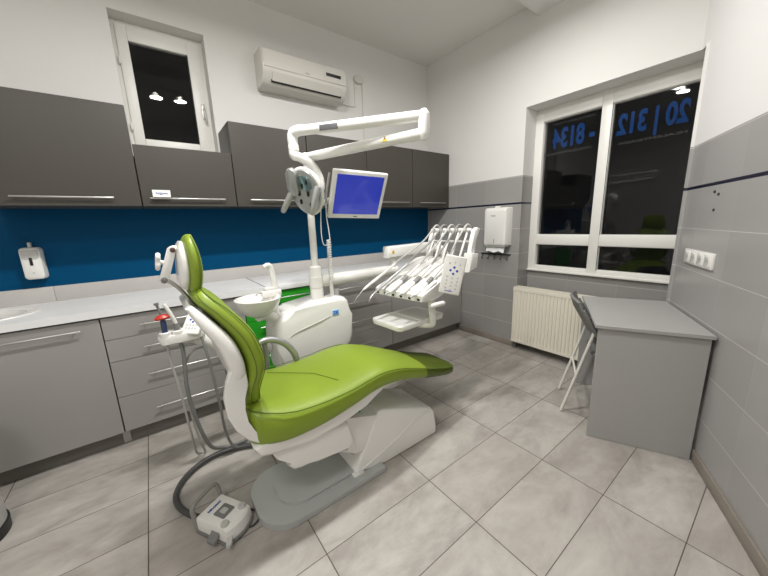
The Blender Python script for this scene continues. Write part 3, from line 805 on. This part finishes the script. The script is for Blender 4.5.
m = MB(); m.cyl((-2.957, CY-.045, 1.178), (-2.957, CY-.052, 1.178), .011, bev=.003); m.build('pivot_cap', M['mgrey'], br)
m = MB(); m.cyl((-2.940, CY-.036, 1.236), (-2.962, CY-.036, 1.243), .008); m.build('knob_neck', M['white'], br)
m = MB(); kR = frame((-1, 0, .15)); kc = V((-2.966, CY-.036, 1.245))
m.loft([[kc + kR @ V((q*math.cos(a)*(.72+.28*math.cos(2*a+PI)), q*math.sin(a)*(.72+.28*math.cos(2*a+PI)), z)) for a in [2*PI*k/32 for k in range(32)]] for q, z in ((.016, -.008), (.029, -.007), (.033, 0), (.029, .007), (.016, .008))])
m.build('knob', M['white'], dc)
m = MB(); m.tube([(-2.957, CY-.035, 1.178), (-2.935, CY-.03, 1.162), (-2.905, CY-.02, 1.120), (-2.86, CY-.012, 1.03)], .007, 10, 3); m.build('headrest_rod', M['steel'], dc)
# armrest on the far side
m = MB(); m.tube([(-2.60, -1.315, .728), (-2.565, -1.315, .745), (-2.51, -1.315, .738), (-2.45, -1.315, .70), (-2.405, -1.315, .635), (-2.39, -1.315, .58)], [.016, .017, .018, .019, .019, .018], 14, 5); ar = m.build('armrest', simple('satin_aluminium', (.45, .45, .45), .38, .7), dc)
m = MB(); m.tube([(-2.562, -1.315, .73), (-2.555, -1.315, .63), (-2.58, -1.33, .53), (-2.58, -1.42, .48)], .014, 10, 4); m.build('armrest_post', M['mgrey'], ar)

# ------------------------------------------------------------------ dental unit with column and spittoon
du = thing('dental_unit', (-2.15, -1.0, 0), 'white dental unit with column and spittoon bowl behind the green chair', 'dental unit')
up = [(-2.42, .42), (-2.437, .60), (-2.432, .70), (-2.41, .775), (-2.375, .800), (-2.30, .822), (-2.13, .846), (-1.99, .862), (-1.935, .852), (-1.905, .825), (-1.885, .72), (-1.875, .56), (-1.90, .50), (-1.97, .46), (-2.15, .42)]
m = MB(); m.prism(up, XZ, -1.125, -.865, .035, 4); body = m.build('body', M['white2'], du)
m = MB(); m.tube([(-2.35, -1.1255, .655), (-2.31, -1.1255, .678), (-2.24, -1.1255, .694), (-2.14, -1.1255, .716), (-2.06, -1.1255, .738)], [.002, .004, .005, .005, .003], 8, 5); m.build('groove_shade', M['lgrey'], body)  # thin grey bead stands in for the soft shading along the body front
m = MB(); m.box(-2.042, -1.992, -1.1285, -1.124, .735, .775, .002); bd = m.build('badge', simple('light_blue_badge', (.30, .55, .85), .4), body)
text('lettering', 'ZK', simple('badge_blue', (.005, .10, .50), .4), bd, place((-2.017, -1.1288, .755), frame((0, -1, 0))), .032, bold=.0008)
m = MB(); m.prism(rr(-2.2, -1.0, .26, .17, .05), XY, .002, .44, .01); m.build('pedestal', M['white2'], du)
m = MB(); m.box(-2.30, -2.10, -1.43, -.98, .04, .16, .02); m.build('connecting_beam', M['plate'], du)
cl = MB(); cl.lathe([(.001, .835), (.050, .835), (.046, .855), (.045, 1.052), (.041, 1.072), (.028, 1.08), (.001, 1.08)], (-2.087, -1.0, 0)); cl.build('column_sleeve', M['white'], du)
cl = MB(); cl.cyl((-2.087, -1.0, 1.075), (-2.087, -1.0, 1.80), .0235, n=24); cl.build('column', M['white'], du)
# bowl
BX, BY = -2.510, -1.09
m = MB()
prof = [(.010, .822), (.045, .825), (.085, .848), (.115, .888), (.131, .928), (.133, .937), (.128, .940), (.122, .932), (.108, .895), (.078, .860), (.040, .842), (.010, .840)]
m.loft([[V((BX + q*math.cos(2*PI*k/40), BY + q*math.sin(2*PI*k/40), z)) for k in range(40)] for q, z in prof], cap=False, closed=True); bw = m.build('spittoon_bowl', M['white2'], du)
m = MB(); m.lathe([(.001, .841), (.016, .841), (.016, .846), (.001, .847)], (BX, BY, 0)); m.build('drain', M['lgrey'], bw)
m = MB()
for k, (x, y, z, a, b_) in enumerate(((-2.51, -1.06, .845, .05, .045), (-2.45, -1.03, .84, .055, .06), (-2.41, -1.02, .80, .06, .06))): pass
m.tube([(-2.52, -1.08, .818), (-2.47, -1.05, .815), (-2.425, -1.03, .785), (-2.405, -1.02, .74)], [.028, .034, .040, .045], 16, 4)
m.build('bowl_neck', M['white2'], du)
m = MB(); m.prism(rr(-2.40, -1.02, .05, .06, .02), XY, .76, .925, .012); m.build('filler_tower', M['white2'], du)
m = MB(); m.box(-2.475, -2.355, -1.065, -1.005, .925, .965, .008); m.box(-2.455, -2.375, -1.055, -1.015, .965, .985, .005); fb = m.build('filler_block', M['white'], du)
m = MB(); m.tube([(-2.385, -1.035, .955), (-2.392, -1.035, 1.04), (-2.400, -1.035, 1.105), (-2.420, -1.04, 1.122), (-2.445, -1.045, 1.112)], [.020, .019, .018, .016, .013], 12, 5); m.build('cup_spout', M['white'], du)
m = MB(); m.tube([(-2.45, -1.05, .955), (-2.50, -1.06, .962), (-2.512, -1.066, .945)], .006, 8, 3); m.build('bowl_spout', M['lgrey'], du)
# ring on the column that carries the delivery arm
m = MB(); m.lathe([(.040, .926), (.048, .93), (.048, 1.005), (.040, 1.01)], (-2.087, -1.0, 0)); m.build('arm_collar', M['white'], du)
# handset in its holder with coiled cord
m = MB(); m.lathe([(.001, .84), (.022, .84), (.026, .905), (.020, .905), (.018, .87), (.001, .87)], (-1.955, -1.03, 0)); m.build('handset_holder', simple('clear_grey_plastic', (.42, .43, .44), .25), du)
hs = thing('intraoral_camera', (-2.0, -1.06, .83), 'white handset on a coiled cord hanging beside the unit column', 'handset')
m = MB(); m.tube([(-2.003, -1.06, .955), (-2.003, -1.06, .93), (-2.000, -1.06, .865), (-1.997, -1.06, .838)], [.008, .013, .013, .007], 12, 4); m.build('handset', M['white'], hs)
pts = []
for k in range(26*8+1):
    t = k/(26*8); a = 2*PI*k/8
    pts.append((-1.999 - .004*t + .0135*math.cos(a), -1.06 + .0135*math.sin(a), 1.255 - .30*t))
m = MB(); m.tube(pts, .0032, 6); m.build('coiled_cord', M['white'], hs)
m = MB(); m.tube([(-1.988, -1.06, 1.255), (-1.994, -1.06, 1.33), (-2.003, -1.06, 1.42), (-2.0, -1.065, 1.50)], .0032, 6, 4); m.tube([(-1.99, -1.06, 1.24), (-2.03, -1.05, 1.22), (-2.045, -1.05, 1.30), (-2.04, -1.06, 1.46)], .003, 6, 5); m.build('straight_cord', M['white'], hs)

# ------------------------------------------------------------------ operating lamp on two arms
P0 = V((-2.087, -1.0, 1.785)); E1 = V((-1.79, -1.78, 1.79)); E2 = V((-1.79, -1.78, 1.872)); LJ = V((-2.190, -1.130, 1.900))
ol = thing('operating_lamp', P0, 'white operating lamp on two jointed arms above the monitor', 'operating lamp')
m = MB(); m.cyl((P0.x, P0.y, 1.745), (P0.x, P0.y, 1.812), .032, bev=.008); m.build('column_joint', M['white'], ol)
m = MB(); d = (E1-P0); m.tube([P0, P0+d*.04, P0+d*.5, P0+d*.97, E1], [.024, .029, .029, .028, .026], 18); la = m.build('lower_arm', M['white'], ol)
def warn(parent, c, n, s):
    R = frame(n)
    tri = [(-.5, -.42), (.5, -.42), (0, .46)]
    m = MB(); m.prism([(a*s, b_*s) for a, b_ in tri], lambda p, q, dd: V(c) + R @ V((p, q, dd)), -.002, .0006); t = m.build('warning_label', M['yellow'], parent)
    m = MB(); m.prism([(-.07*s, -.12*s), (.07*s, -.12*s), (.1*s, .2*s), (-.1*s, .2*s)], lambda p, q, dd: V(c) + R @ V((p, q, dd)), .0004, .001); m.build('exclamation_mark', M['black'], t)
dn = d.normalized(); sd_ = dn.cross(V((0, 0, 1)))          # side of the arm
nl = V((-.80, -.45, .2)).normalized(); nl = (nl - dn*nl.dot(dn)).normalized()
warn(la, P0 + d*.74 + nl*.0275, nl, .034)
m = MB(); m.tube([E1 - V((0, 0, .032)), E1 - V((0, 0, .012)), E1, E2, E2 + V((0, 0, .012)), E2 + V((0, 0, .030))], [.016, .027, .029, .029, .027, .014], 20); m.build('elbow', M['white'], ol)
d2 = (LJ-E2)
m = MB(); m.tube([E2, E2+d2*.03, E2+d2*.5, E2+d2*.93, LJ], [.024, .027, .028, .028, .024], 18); ua = m.build('upper_arm', M['white'], ol)
d2n = d2.normalized(); n2 = (V((-.85, -.5, .0)) - d2n*V((-.85, -.5, 0)).dot(d2n)).normalized()
m = MB(); R2 = Matrix((d2n, n2.cross(d2n)*-1, n2)).transposed(); m.obox(E2 + d2*.70 + n2*.027 - V((0, 0, .006)), (.115, .030, .008), R2, .002); m.build('grip_plate', M['gripgrey'], ua)
m = MB(); m.tube([E2+d2*.05+n2*.0262+V((0, 0, .009)), E2+d2*.93+n2*.0262+V((0, 0, .009))], .0016, 6); m.build('arm_seam', M['lgrey'], ua)
m = MB(); m.tube([LJ+V((.03, -.045, 0)), LJ, LJ+V((-.018, .03, -.02)), LJ+V((-.018, .03, -.09))], [.029, .031, .031, .028], 18, 4); m.build('end_joint', M['white'], ol)
HJ = LJ + V((-.018, .03, -.08))
m = MB(); m.cyl(HJ+V((0, 0, .01)), HJ-V((0, 0, .03)), .031, bev=.006); m.build('swivel_ring', M['white'], ol)
LC = V((-2.180, -1.180, 1.553)); LN = V((-.80, -.36, -.42)).normalized()
m = MB(); m.tube([HJ-V((0, 0, .01)), HJ-V((0, 0, .05)), (-2.175, -1.10, 1.762), (-2.105, -1.10, 1.728), (-2.058, -1.10, 1.665), (-2.048, -1.105, 1.60), (-2.085, -1.125, 1.54)], [.028, .028, .027, .026, .025, .025, .022], 16, 5); m.build('curved_yoke', M['white'], ol)
RL = frame(LN, roll=math.radians(-18))
def L(x, y, z): return LC + RL @ V((x*1.16, y*1.16, z*1.1))
m = MB(); m.loft([[L(q*1.0*math.cos(2*PI*k/36)*.88, q*math.sin(2*PI*k/36)*1.12, z) for k in range(36)] for q, z in ((.01, -.055), (.06, -.052), (.095, -.035), (.112, -.008), (.116, .004), (.110, .012), (.10, .012))]); hd = m.build('lamp_head', M['white'], ol, angle=50)
m = MB(); m.loft([[L(q*math.cos(2*PI*k/36)*.88, q*math.sin(2*PI*k/36)*1.12, z) for k in range(36)] for q, z in ((.106, .010), (.104, .017), (.085, .020), (.05, .018), (.01, .017))]); fcv = m.build('front_cover', M['silver'], ol, angle=50)
m = MB(); m.prism(rr(.004, .052, .085, .075, .03), lambda p, q, dd: L(p, q, dd), .0175, .0225, .002); m.build('reflector', M['teal'], fcv)
m = MB(); m.prism(rr(-.064, .045, .062, .14, .028), lambda p, q, dd: L(p, q, dd), .010, .036, .008); m.build('side_cover', M['silver'], ol)
for (p, q) in ((-.012, .035), (.018, .062), (.02, .0), (-.035, -.01), (-.03, -.055), (.03, -.06)):
    m = MB(); m.prism(rr(p, q, .012, .026, .005), lambda a, b_, dd: L(a, b_, dd), .019, .0245); m.build('led_window', M['black'], fcv)
for (a, b_) in (((-.080, -.01, .02), (-.125, -.118, .075)), ((.085, .055, .020), (.075, -.075, .085))):
    pa, pb = L(*a), L(*b_); m = MB(); m.tube([pa, pa.lerp(pb, .1), pa.lerp(pb, .6), pa.lerp(pb, .95), pb], [.016, .020, .018, .016, .010], 14); m.build('handle', M['silver'], ol)

# ------------------------------------------------------------------ monitor on the column
MC = V((-1.790, -1.140, 1.540)); MN = V((math.cos(-.447)*math.cos(-1.703), math.cos(-.447)*math.sin(-1.703), math.sin(-.447)))
RM = frame(MN, roll=-.037)
mo = thing('monitor', MC, 'white framed monitor with a plain blue screen on the unit column', 'monitor')
m = MB(); m.obox(MC - MN*.016, (.40, .327, .032), RM, .008, 3); m.obox(MC - MN*.045, (.28, .22, .035), RM, .012, 2); mb_ = m.build('housing', M['white'], mo)
m = MB(); m.obox(MC + RM @ V((0, .004, .0005)), (.345, .268, .003), RM); m.build('screen', M['screen'], mo)
m = MB(); m.obox(MC + RM @ V((0, -.148, .0005)), (.030, .008, .002), RM); m.build('nameplate', M['mgrey'], mo)
m = MB(); q0 = MC + RM @ V((-.10, -.01, -.06)); m.tube([(-2.09, -1.0, 1.50), (-2.0, -1.0, 1.50), q0], .018, 12, 4); m.cyl((-2.10, -1.0, 1.46), (-2.10, -1.0, 1.54), .033, bev=.004); m.build('mounting_arm', M['white'], mo)
m = MB(); m.tube([MC+RM @ V((-.215, .13, -.03)), MC+RM @ V((-.222, .0, -.03)), MC+RM @ V((-.21, -.10, -.03))], .008, 10, 4); m.build('side_handle', M['silver'], mo)

# ------------------------------------------------------------------ delivery table on its arm
D0 = V((-1.715, -1.45, 0)); ph = math.radians(7.1)
def DL(x, y, z): return V((D0.x + x*math.cos(ph) - y*math.sin(ph), D0.y + x*math.sin(ph) + y*math.cos(ph), z))
dt = thing('delivery_table', D0 + V((0, 0, .83)), 'white instrument table with keypad and hose bar over the foot of the chair', 'delivery table')
m = MB(); m.tube([(-2.05, -1.0, .968), (-2.02, -1.0, .968), (-1.45, -1.0, .968), (-1.37, -1.0, .968), (-1.345, -1.0, .968)], [.040, .044, .044, .042, .020], 20); m.build('lower_arm', M['white'], dt)
m = MB(); m.cyl((-1.40, -1.0, .98), (-1.40, -1.0, 1.10), .032); m.build('arm_joint', M['white'], dt)
m = MB(); m.prism([(-1.468, 1.075), (-.93, 1.085), (-.93, 1.175), (-1.458, 1.168), (-1.468, 1.155)], XZ, -1.045, -.955, .012, 3); ub = m.build('upper_arm', M['white'], dt)
warn(ub, V((-1.425, -1.0455, 1.125)), V((0, -1, 0)), .036)
m = MB(); m.tube([(-.96, -1.0, 1.12), (-.97, -1.15, 1.11), (-1.08, -1.30, 1.02), (-1.20, -1.38, .96)], .036, 14, 5); m.build('swing_link', M['white'], dt)
bp = [(-.004, .882), (.0, .842), (.05, .832), (.14, .832), (.30, .862), (.44, .925), (.51, .96), (.52, 1.06), (.45, 1.055), (.34, 1.010), (.16, .935), (.02, .898)]
m = MB(); m.prism(bp, lambda x, z, y: DL(x, y, z+.022), -.205, .225, .014, 3); tb = m.build('table_body', M['white2'], dt)
for k in range(6):
    y = .195 - .074*k
    m = MB(); m.obox(DL(-.001, y, .878), (.010, .020, .014), Matrix.Rotation(ph, 3, 'Z'), .002); m.build('instrument_socket', M['black'], tb)
m = MB(); m.prism(rr(.10, 0, .14, .40, .02), lambda x, y, z: DL(x, y, z + .022 + (x-.02)*.36), .893, .903, .003); m.build('silicone_mat', M['white'], tb)
# hose bar with posts
for y in (-.230, .130):
    m = MB(); m.prism([(.46, 1.03), (.52, 1.03), (.54, 1.15), (.555, 1.23), (.60, 1.275), (.605, 1.295), (.57, 1.302), (.535, 1.28), (.505, 1.21), (.48, 1.10)], lambda x, z, d_: DL(x, d_, z), y-.016, y+.016, .006); m.build('bar_post', M['white'], dt)
m = MB(); m.tube([DL(.535, -.22, 1.285), DL(.535, .13, 1.285)], .012, 12); m.build('hose_bar', M['white'], dt)
m = MB(); m.tube([DL(.50, -.22, 1.205), DL(.50, .13, 1.205)], .008, 10); m.build('lower_bar', M['lgrey'], dt)
YI = [.185, .10, .015, -.07, -.155]
YB = [.090, .022, -.046, -.113, -.182]
for y in YB:
    m = MB(); m.tube([DL(.40, y-.01, 1.045), DL(.455, y-.01, 1.15), DL(.52, y-.01, 1.265)], [.007, .0075, .008], 10, 3); m.build('whip_arm', M['white'], dt)
    m = MB(); m.obox(DL(.545, y, 1.285), (.040, .018, .030), Matrix.Rotation(ph, 3, 'Z'), .005); m.build('hose_guide', M['white'], dt)
# side block, keypad
m = MB(); m.prism([(.43, 1.00), (.54, 1.02), (.55, 1.12), (.47, 1.13)], lambda x, z, d_: DL(x, d_, z), -.27, -.20, .010); m.build('side_block', M['white2'], dt)
KC = V((-1.515, -1.742, 1.022)); KN = V((math.cos(-2.319), math.sin(-2.319), .006)); RK = frame(KN, roll=-.197)
m = MB(); m.obox(KC - KN*.014, (.13, .243, .028), RK, .008, 3); kp = m.build('keypad', M['white'], dt)
m = MB(); m.tube([KC + RK @ V((.03, .02, -.025)), DL(.30, -.23, .97)], .022, 12); m.build('keypad_neck', M['white'], dt)
def key(x, y, mt, r_=.0065):
    m = MB(); c = KC + RK @ V((x, y, 0)); m.lathe([(.0005, 0), (r_, 0), (r_*.9, .0012), (.0005, .0013)], c, RK, 14); m.build('key', mt, kp)
for x, y in ((0, .050), (-.020, .030), (.020, .030), (0, .010)): key(x, y, M['bluekey'], .0075)
for x, y in ((-.032, .072), (0, .082), (.032, .072)): key(x, y, M['greykey'])
for j in range(4):
    for i in range(3): key((i-1)*.032, -.006 - .024*j - (.004 if i != 1 else .012), M['greykey'])
text('lettering', 'zevadent', M['bluekey'], kp, place(KC + RK @ V((-.008, -.100, .0004)), RK), .013, bold=.0003)
# tray arm and grip
m = MB(); m.tube([DL(.155, -.155, .87), DL(.155, -.157, .82), DL(.16, -.160, .72), DL(.16, -.158, .675), DL(.14, -.13, .662), DL(.10, -.09, .664)], [.024, .024, .022, .022, .018, .014], 14, 4); m.build('tray_arm', M['white'], dt)
m = MB(); m.tube([DL(.085, -.195, .82), DL(.095, -.197, .82), DL(.205, -.215, .82), DL(.215, -.217, .82)], [.010, .017, .017, .010], 14); m.build('grip', M['white'], dt)
tr = thing('instrument_tray', DL(.2, .05, .66), 'white rounded tray on the arm below the instrument table', 'tray')
def TR(x, y, z): z += .018; return V((D0.x+.12 + x*math.cos(ph*.5) - y*math.sin(ph*.5), -1.41 + x*math.sin(ph*.5) + y*math.cos(ph*.5), z))
m = MB(); m.loft([[TR(p, q, z) for p, q in rr(0, 0, wx, wy, rd)] for z, wx, wy, rd in ((.652, .42, .275, .03), (.656, .44, .29, .035), (.684, .45, .30, .04), (.690, .445, .295, .04), (.688, .435, .285, .036), (.680, .415, .268, .03), (.679, .39, .25, .02))]); m.build('tray_body', M['white2'], tr)
m = MB(); m.prism(rr(0, 0, .012, .24, .005), lambda x, y, z: TR(x, y, z), .679, .684); m.build('divider', M['white'], tr)

# handpieces lying on the table, each with its hose over the bar
names = [('scaler', 'slim white scaler handpiece farthest from the keypad, its hose arching to the bar'),
         ('drill_handpiece', 'steel tipped drill handpiece second from the far end of the instrument table'),
         ('drill_handpiece', 'white drill handpiece in the middle of the instrument table'),
         ('drill_handpiece', 'white drill handpiece with ribbed grip second from the keypad'),
         ('air_water_syringe', 'short white syringe handpiece with ribbed grip next to the keypad')]
for i, y in enumerate(YI):
    nm, lb = names[i]
    x0 = (-.105, -.085, -.055, -.035, -.015)[i]
    g = lambda x, z, dy=0: DL(x, y+dy, z+.022)
    yb = YB[i]-y; gb = lambda x, z: DL(x, y+yb, z)
    t = thing(nm, g(x0+.1, .90), lb, 'handpiece', 'handpieces on the instrument table')
    yo = (.045, .02, .01, 0, -.005)[i]
    rr_ = .0118 if i else .0100
    pts = [g(x0, .885, yo), g(x0+.06, .914, yo), g(x0+.18, .972, yo*.8), g(x0+.30, 1.034, yo*.5)]
    m = MB(); m.tube(pts, [rr_*.75, rr_, rr_*1.0, rr_*.7], 12, 4); m.build('handle', M['white'] if i != 1 else M['silver'], t)
    m = MB()
    if i == 0: m.tube([g(x0, .885, yo), g(x0-.05, .850, yo), g(x0-.085, .815, yo)], [.005, .003, .0018], 8, 3)
    elif i == 1: m.tube([g(x0, .885, yo), g(x0-.04, .862, yo), g(x0-.062, .838, yo), g(x0-.066, .822, yo)], [.0075, .007, .0065, .0045], 10, 3)
    else: m.tube([g(x0, .885, yo), g(x0-.025, .885, yo), g(x0-.045, .878, yo)], [.0075, .007, .004], 10, 3)
    m.build('tip', M['steel'] if i < 2 else M['lgrey'], t)
    if i >= 2:
        m = MB()
        a, b_ = g(x0+.115, .9405, yo*.9), g(x0+.175, .9695, yo*.8)
        for k in range(9):
            c = a.lerp(b_, k/9); e = a.lerp(b_, (k+.62)/9); m.cyl(c, e, .0138, n=14)
        m.build('ribbed_grip', M['mgrey'], t)
    m = MB(); hp = [g(x0+.29, 1.029, yo*.5), g(x0+.35, 1.065+.008*(i%2), yo*.4), g(.405, 1.175, yb*.6), gb(.465, 1.270), gb(.535, 1.322), gb(.585, 1.300), gb(.60, 1.21), gb(.575, 1.10), gb(.53, 1.05)]
    m.tube(hp, .0068, 9, 6); m.build('hose', simple('grey_hose_dark', (.30, .29, .28), .4) if i % 2 else simple('pale_hose', (.50, .49, .47), .4), t)

# ------------------------------------------------------------------ assistant console behind the backrest
asn = thing('assistant_console', (-2.92, -1.09, .78), 'small white assistant console with keypad left of the green backrest', 'console')
m = MB(); m.loft([[V((x, y, z)) for x, y in rr(-2.915, -1.095, wx, wy, rd)] for z, wx, wy, rd in ((.775, .16, .08, .03), (.785, .20, .105, .04), (.815, .215, .115, .045), (.828, .205, .108, .04))]); cb = m.build('body', M['white2'], asn)
KA = V((-2.862, -1.125, .868)); NA = V((-.35, -.62, .70)).normalized(); RA = frame(NA, roll=-.12)
m = MB(); m.obox(KA - NA*.012, (.092, .125, .024), RA, .008, 3); kp = m.build('keypad', M['white'], asn)
def akey(x, y, mt):
    m = MB(); m.lathe([(.0005, 0), (.006, 0), (.0055, .0012), (.0005, .0013)], KA + RA @ V((x, y, 0)), RA, 12); m.build('key', mt, kp)
for x, y in ((0, .033), (-.016, .020), (.016, .020), (0, .007)): akey(x, y, M['bluekey'])
for x in (-.024, -.008, .008, .024):
    for y in (-.012, -.030): akey(x, y, M['greykey'])
m = MB(); m.tube([(-2.86, -1.09, .782), (-2.80, -1.08, .735), (-2.70, -1.06, .66), (-2.55, -1.02, .60), (-2.45, -1.0, .58)], [.034, .034, .03, .03, .03], 14, 5); m.build('arm', M['white2'], asn)
for xx, lbl in ((-2.986, 'holder'), (-2.931, 'holder')):
    m = MB(); m.lathe([(.012, .785), (.024, .785), (.026, .845), (.022, .85), (.013, .845)], (xx, -1.125, 0), n=20); m.build('holder', M['white'], asn)
se = thing('saliva_ejector', (-2.998, -1.125, .79), 'dark blue saliva ejector with a red lever in the assistant console', 'saliva ejector')
a = V((-2.985, -1.125, .80)); b_ = V((-2.986, -1.128, .925))
m = MB(); m.tube([a, a.lerp(b_, .3), a.lerp(b_, .8), b_], [.010, .013, .013, .010], 14); m.build('handle', M['navy'], se)
m = MB(); m.lathe([(.001, -.008), (.030, -.008), (.036, 0), (.022, .012), (.012, .016), (.001, .016)], b_, frame((-.1, 0, 1), up=(0, 1, 0)), 20, sx=1.0, sy=.6); m.build('lever', M['red'], se)
m = MB(); m.tube([b_, (-2.993, -1.128, .965), (-2.999, -1.128, .995)], .006, 8); m.cyl((-2.999, -1.128, .993), (-3.0, -1.128, 1.003), .011, n=12); m.build('nozzle', M['mgrey'], se)
m = MB(); m.tube([a, (-2.985, -1.12, .70), (-2.968, -1.11, .50), (-2.955, -1.08, .25), (-2.945, -1.02, .06), (-2.925, -.97, .012), (-2.90, -.98, .012), (-2.91, -1.03, .10), (-2.935, -1.07, .32), (-2.93, -1.09, .60), (-2.88, -1.08, .70), (-2.80, -1.06, .70)], .006, 9, 8); m.build('hose', M['hose'], se)
su = thing('suction_handpiece', (-2.938, -1.125, .79), 'white suction tube with a grey grip in the assistant console', 'suction tube')
a = V((-2.930, -1.125, .795)); b_ = V((-2.935, -1.128, .885))
m = MB(); m.tube([a, a.lerp(b_, .4), b_], [.013, .016, .013], 14); m.build('grip', M['mgrey'], su)
m = MB(); m.tube([b_, (-2.945, -1.13, .925), (-2.962, -1.13, .975), (-2.972, -1.13, .992)], [.009, .009, .009, .009], 12, 4); m.build('suction_tip', M['white'], su)
m = MB(); m.tube([a, (-2.925, -1.12, .70), (-2.935, -1.11, .50), (-2.915, -1.09, .28), (-2.87, -1.05, .08), (-2.80, -1.02, .018), (-2.72, -1.04, .018), (-2.62, -1.06, .05), (-2.5, -1.05, .16)], .0105, 10, 8); m.build('hose', M['mgrey'], su)
m = MB(); m.tube([(-2.835, -1.14, .79), (-2.818, -1.16, .66), (-2.80, -1.16, .40), (-2.79, -1.13, .20), (-2.76, -1.10, .06), (-2.70, -1.08, .014), (-2.60, -1.05, .014), (-2.4, -1.02, .06)], .0075, 9, 8)
tag(m.build('hose', M['mgrey']), 'thin grey hose hanging from the console keypad to the floor', 'hose')

# ------------------------------------------------------------------ foot pedal and its cable
FP = V((-2.893, -1.588, 0)); pu = V((.52, -.855, 0)).normalized(); pv = V((.855, .52, 0)).normalized()
fpd = thing('foot_pedal', FP, 'white foot control with grey buttons and a hoop handle on the floor', 'foot pedal')
def FL(a, b_, z): return FP + (pu*a + pv*b_)*.90 + V((0, 0, z*.92))
def outline(k=1, da=0):
    o = [(-.100*k, -.078*k), (-.100*k, .078*k)]
    for i in range(9):
        t = -1 + 2*i/8; o.append(((.098 + .022*(1-t*t))*k, -t*.078*k))
    return [(x+da, y) for x, y in o]
m = MB(); m.loft([[FL(x, y, z) for x, y in outline(k, 0)] for k, z in ((1.04, .002), (1.06, .006), (1.06, .020), (1.0, .026))]); m.build('base', M['mgrey'], fpd)
m = MB(); m.loft([[FL(x, y, z) for x, y in outline(k, da)] for k, da, z in ((1.0, 0, .024), (1.0, 0, .050), (.985, -.002, .080), (.93, -.006, .092), (.85, -.008, .095))]); bd = m.build('housing', M['white2'], fpd, angle=30)
m = MB(); m.prism(rr(.005, .0, .072, .072, .006), lambda x, y, z: FL(x, y, z), .092, .0975, .001); pn = m.build('panel', M['mgrey'], bd)
m = MB(); m.prism(rr(.005, .0, .034, .030, .004), lambda x, y, z: FL(x, y, z), .097, .101, .001); m.build('joystick', M['lgrey'], pn)
for s in (-.052, .052):
    m = MB(); m.lathe([(.001, 0), (.017, 0), (.018, .008), (.014, .016), (.001, .018)], FL(.070, s, .090), None, 20); m.build('button', M['lgrey'], fpd)
Rp = Matrix((pv, -pu, V((0, 0, 1)))).transposed()
text('lettering', 'DIPLOMAT', M['ink'], bd, place(FL(-.062, 0, .0962), Rp), .014, bold=.0008)
m = MB(); m.loft([[FL(x, y, z) for x, y, z in ((.005, -.07, .06+t), (.055, -.07, .06+t), (.056, -.092, .036+t), (.052, -.112, .026+t), (.008, -.112, .026+t), (.004, -.092, .036+t))] for t in (0, .012)]); m.build('side_pedal', M['mgrey'], fpd)
m = MB(); m.loft([[FL(x, y, z) for x, y, z in ((.10, -.075, .035+t), (.112, -.055, .035+t), (.134, -.078, .030+t), (.140, -.095, .030+t), (.122, -.102, .030+t))] for t in (0, .016)]); m.build('side_pedal', M['lgrey'], fpd)
m = MB(); m.tube([FL(-.104, -.076, .015), FL(-.112, -.078, .09), FL(-.115, -.078, .135), FL(-.118, -.062, .150), FL(-.128, .0, .152), FL(-.130, .055, .152), FL(-.126, .072, .140), FL(-.112, .074, .09), FL(-.104, .072, .015)], .0100, 10, 5); m.build('hoop_handle', M['hoop'], fpd)
m = MB(); hp = [(-2.978, -1.50, .03), (-3.01, -1.455, .026), (-3.055, -1.36, .022), (-3.065, -1.26, .022), (-3.02, -1.16, .022), (-2.93, -1.09, .022), (-2.82, -1.07, .022), (-2.68, -1.11, .022), (-2.52, -1.22, .03)]
cp = catmull(hp, 14); m.tube(cp, [.0145 if k % 2 else .0128 for k in range(len(cp))], 12)
tag(m.build('pedal_hose', M['dhose']), 'thick dark corrugated hose curving over the floor from the foot control', 'hose')
m = MB(); m.tube([FL(.10, .02, .012), FL(.135, .05, .006), FL(.13, .10, .006), FL(.08, .12, .006), FL(.02, .098, .008)], .005, 8, 6); tag(m.build('pedal_cable', M['dhose']), 'thin black cable looping around the foot control', 'cable')
# ------------------------------------------------------------------ night outside
wd = bpy.data.worlds.new('night'); SC.world = wd; wd.use_nodes = True
wd.node_tree.nodes['Background'].inputs[0].default_value = (.003, .003, .0035, 1)
wd.node_tree.nodes['Background'].inputs[1].default_value = 1

SC.view_settings.view_transform = 'Standard'; SC.view_settings.look = 'None'
SC.view_settings.exposure = -.10; SC.view_settings.gamma = 1
try: SC.view_settings.use_curve_mapping = False
except Exception: pass
SC.cycles.use_denoising = True
SC.cycles.max_bounces = 10; SC.cycles.diffuse_bounces = 6
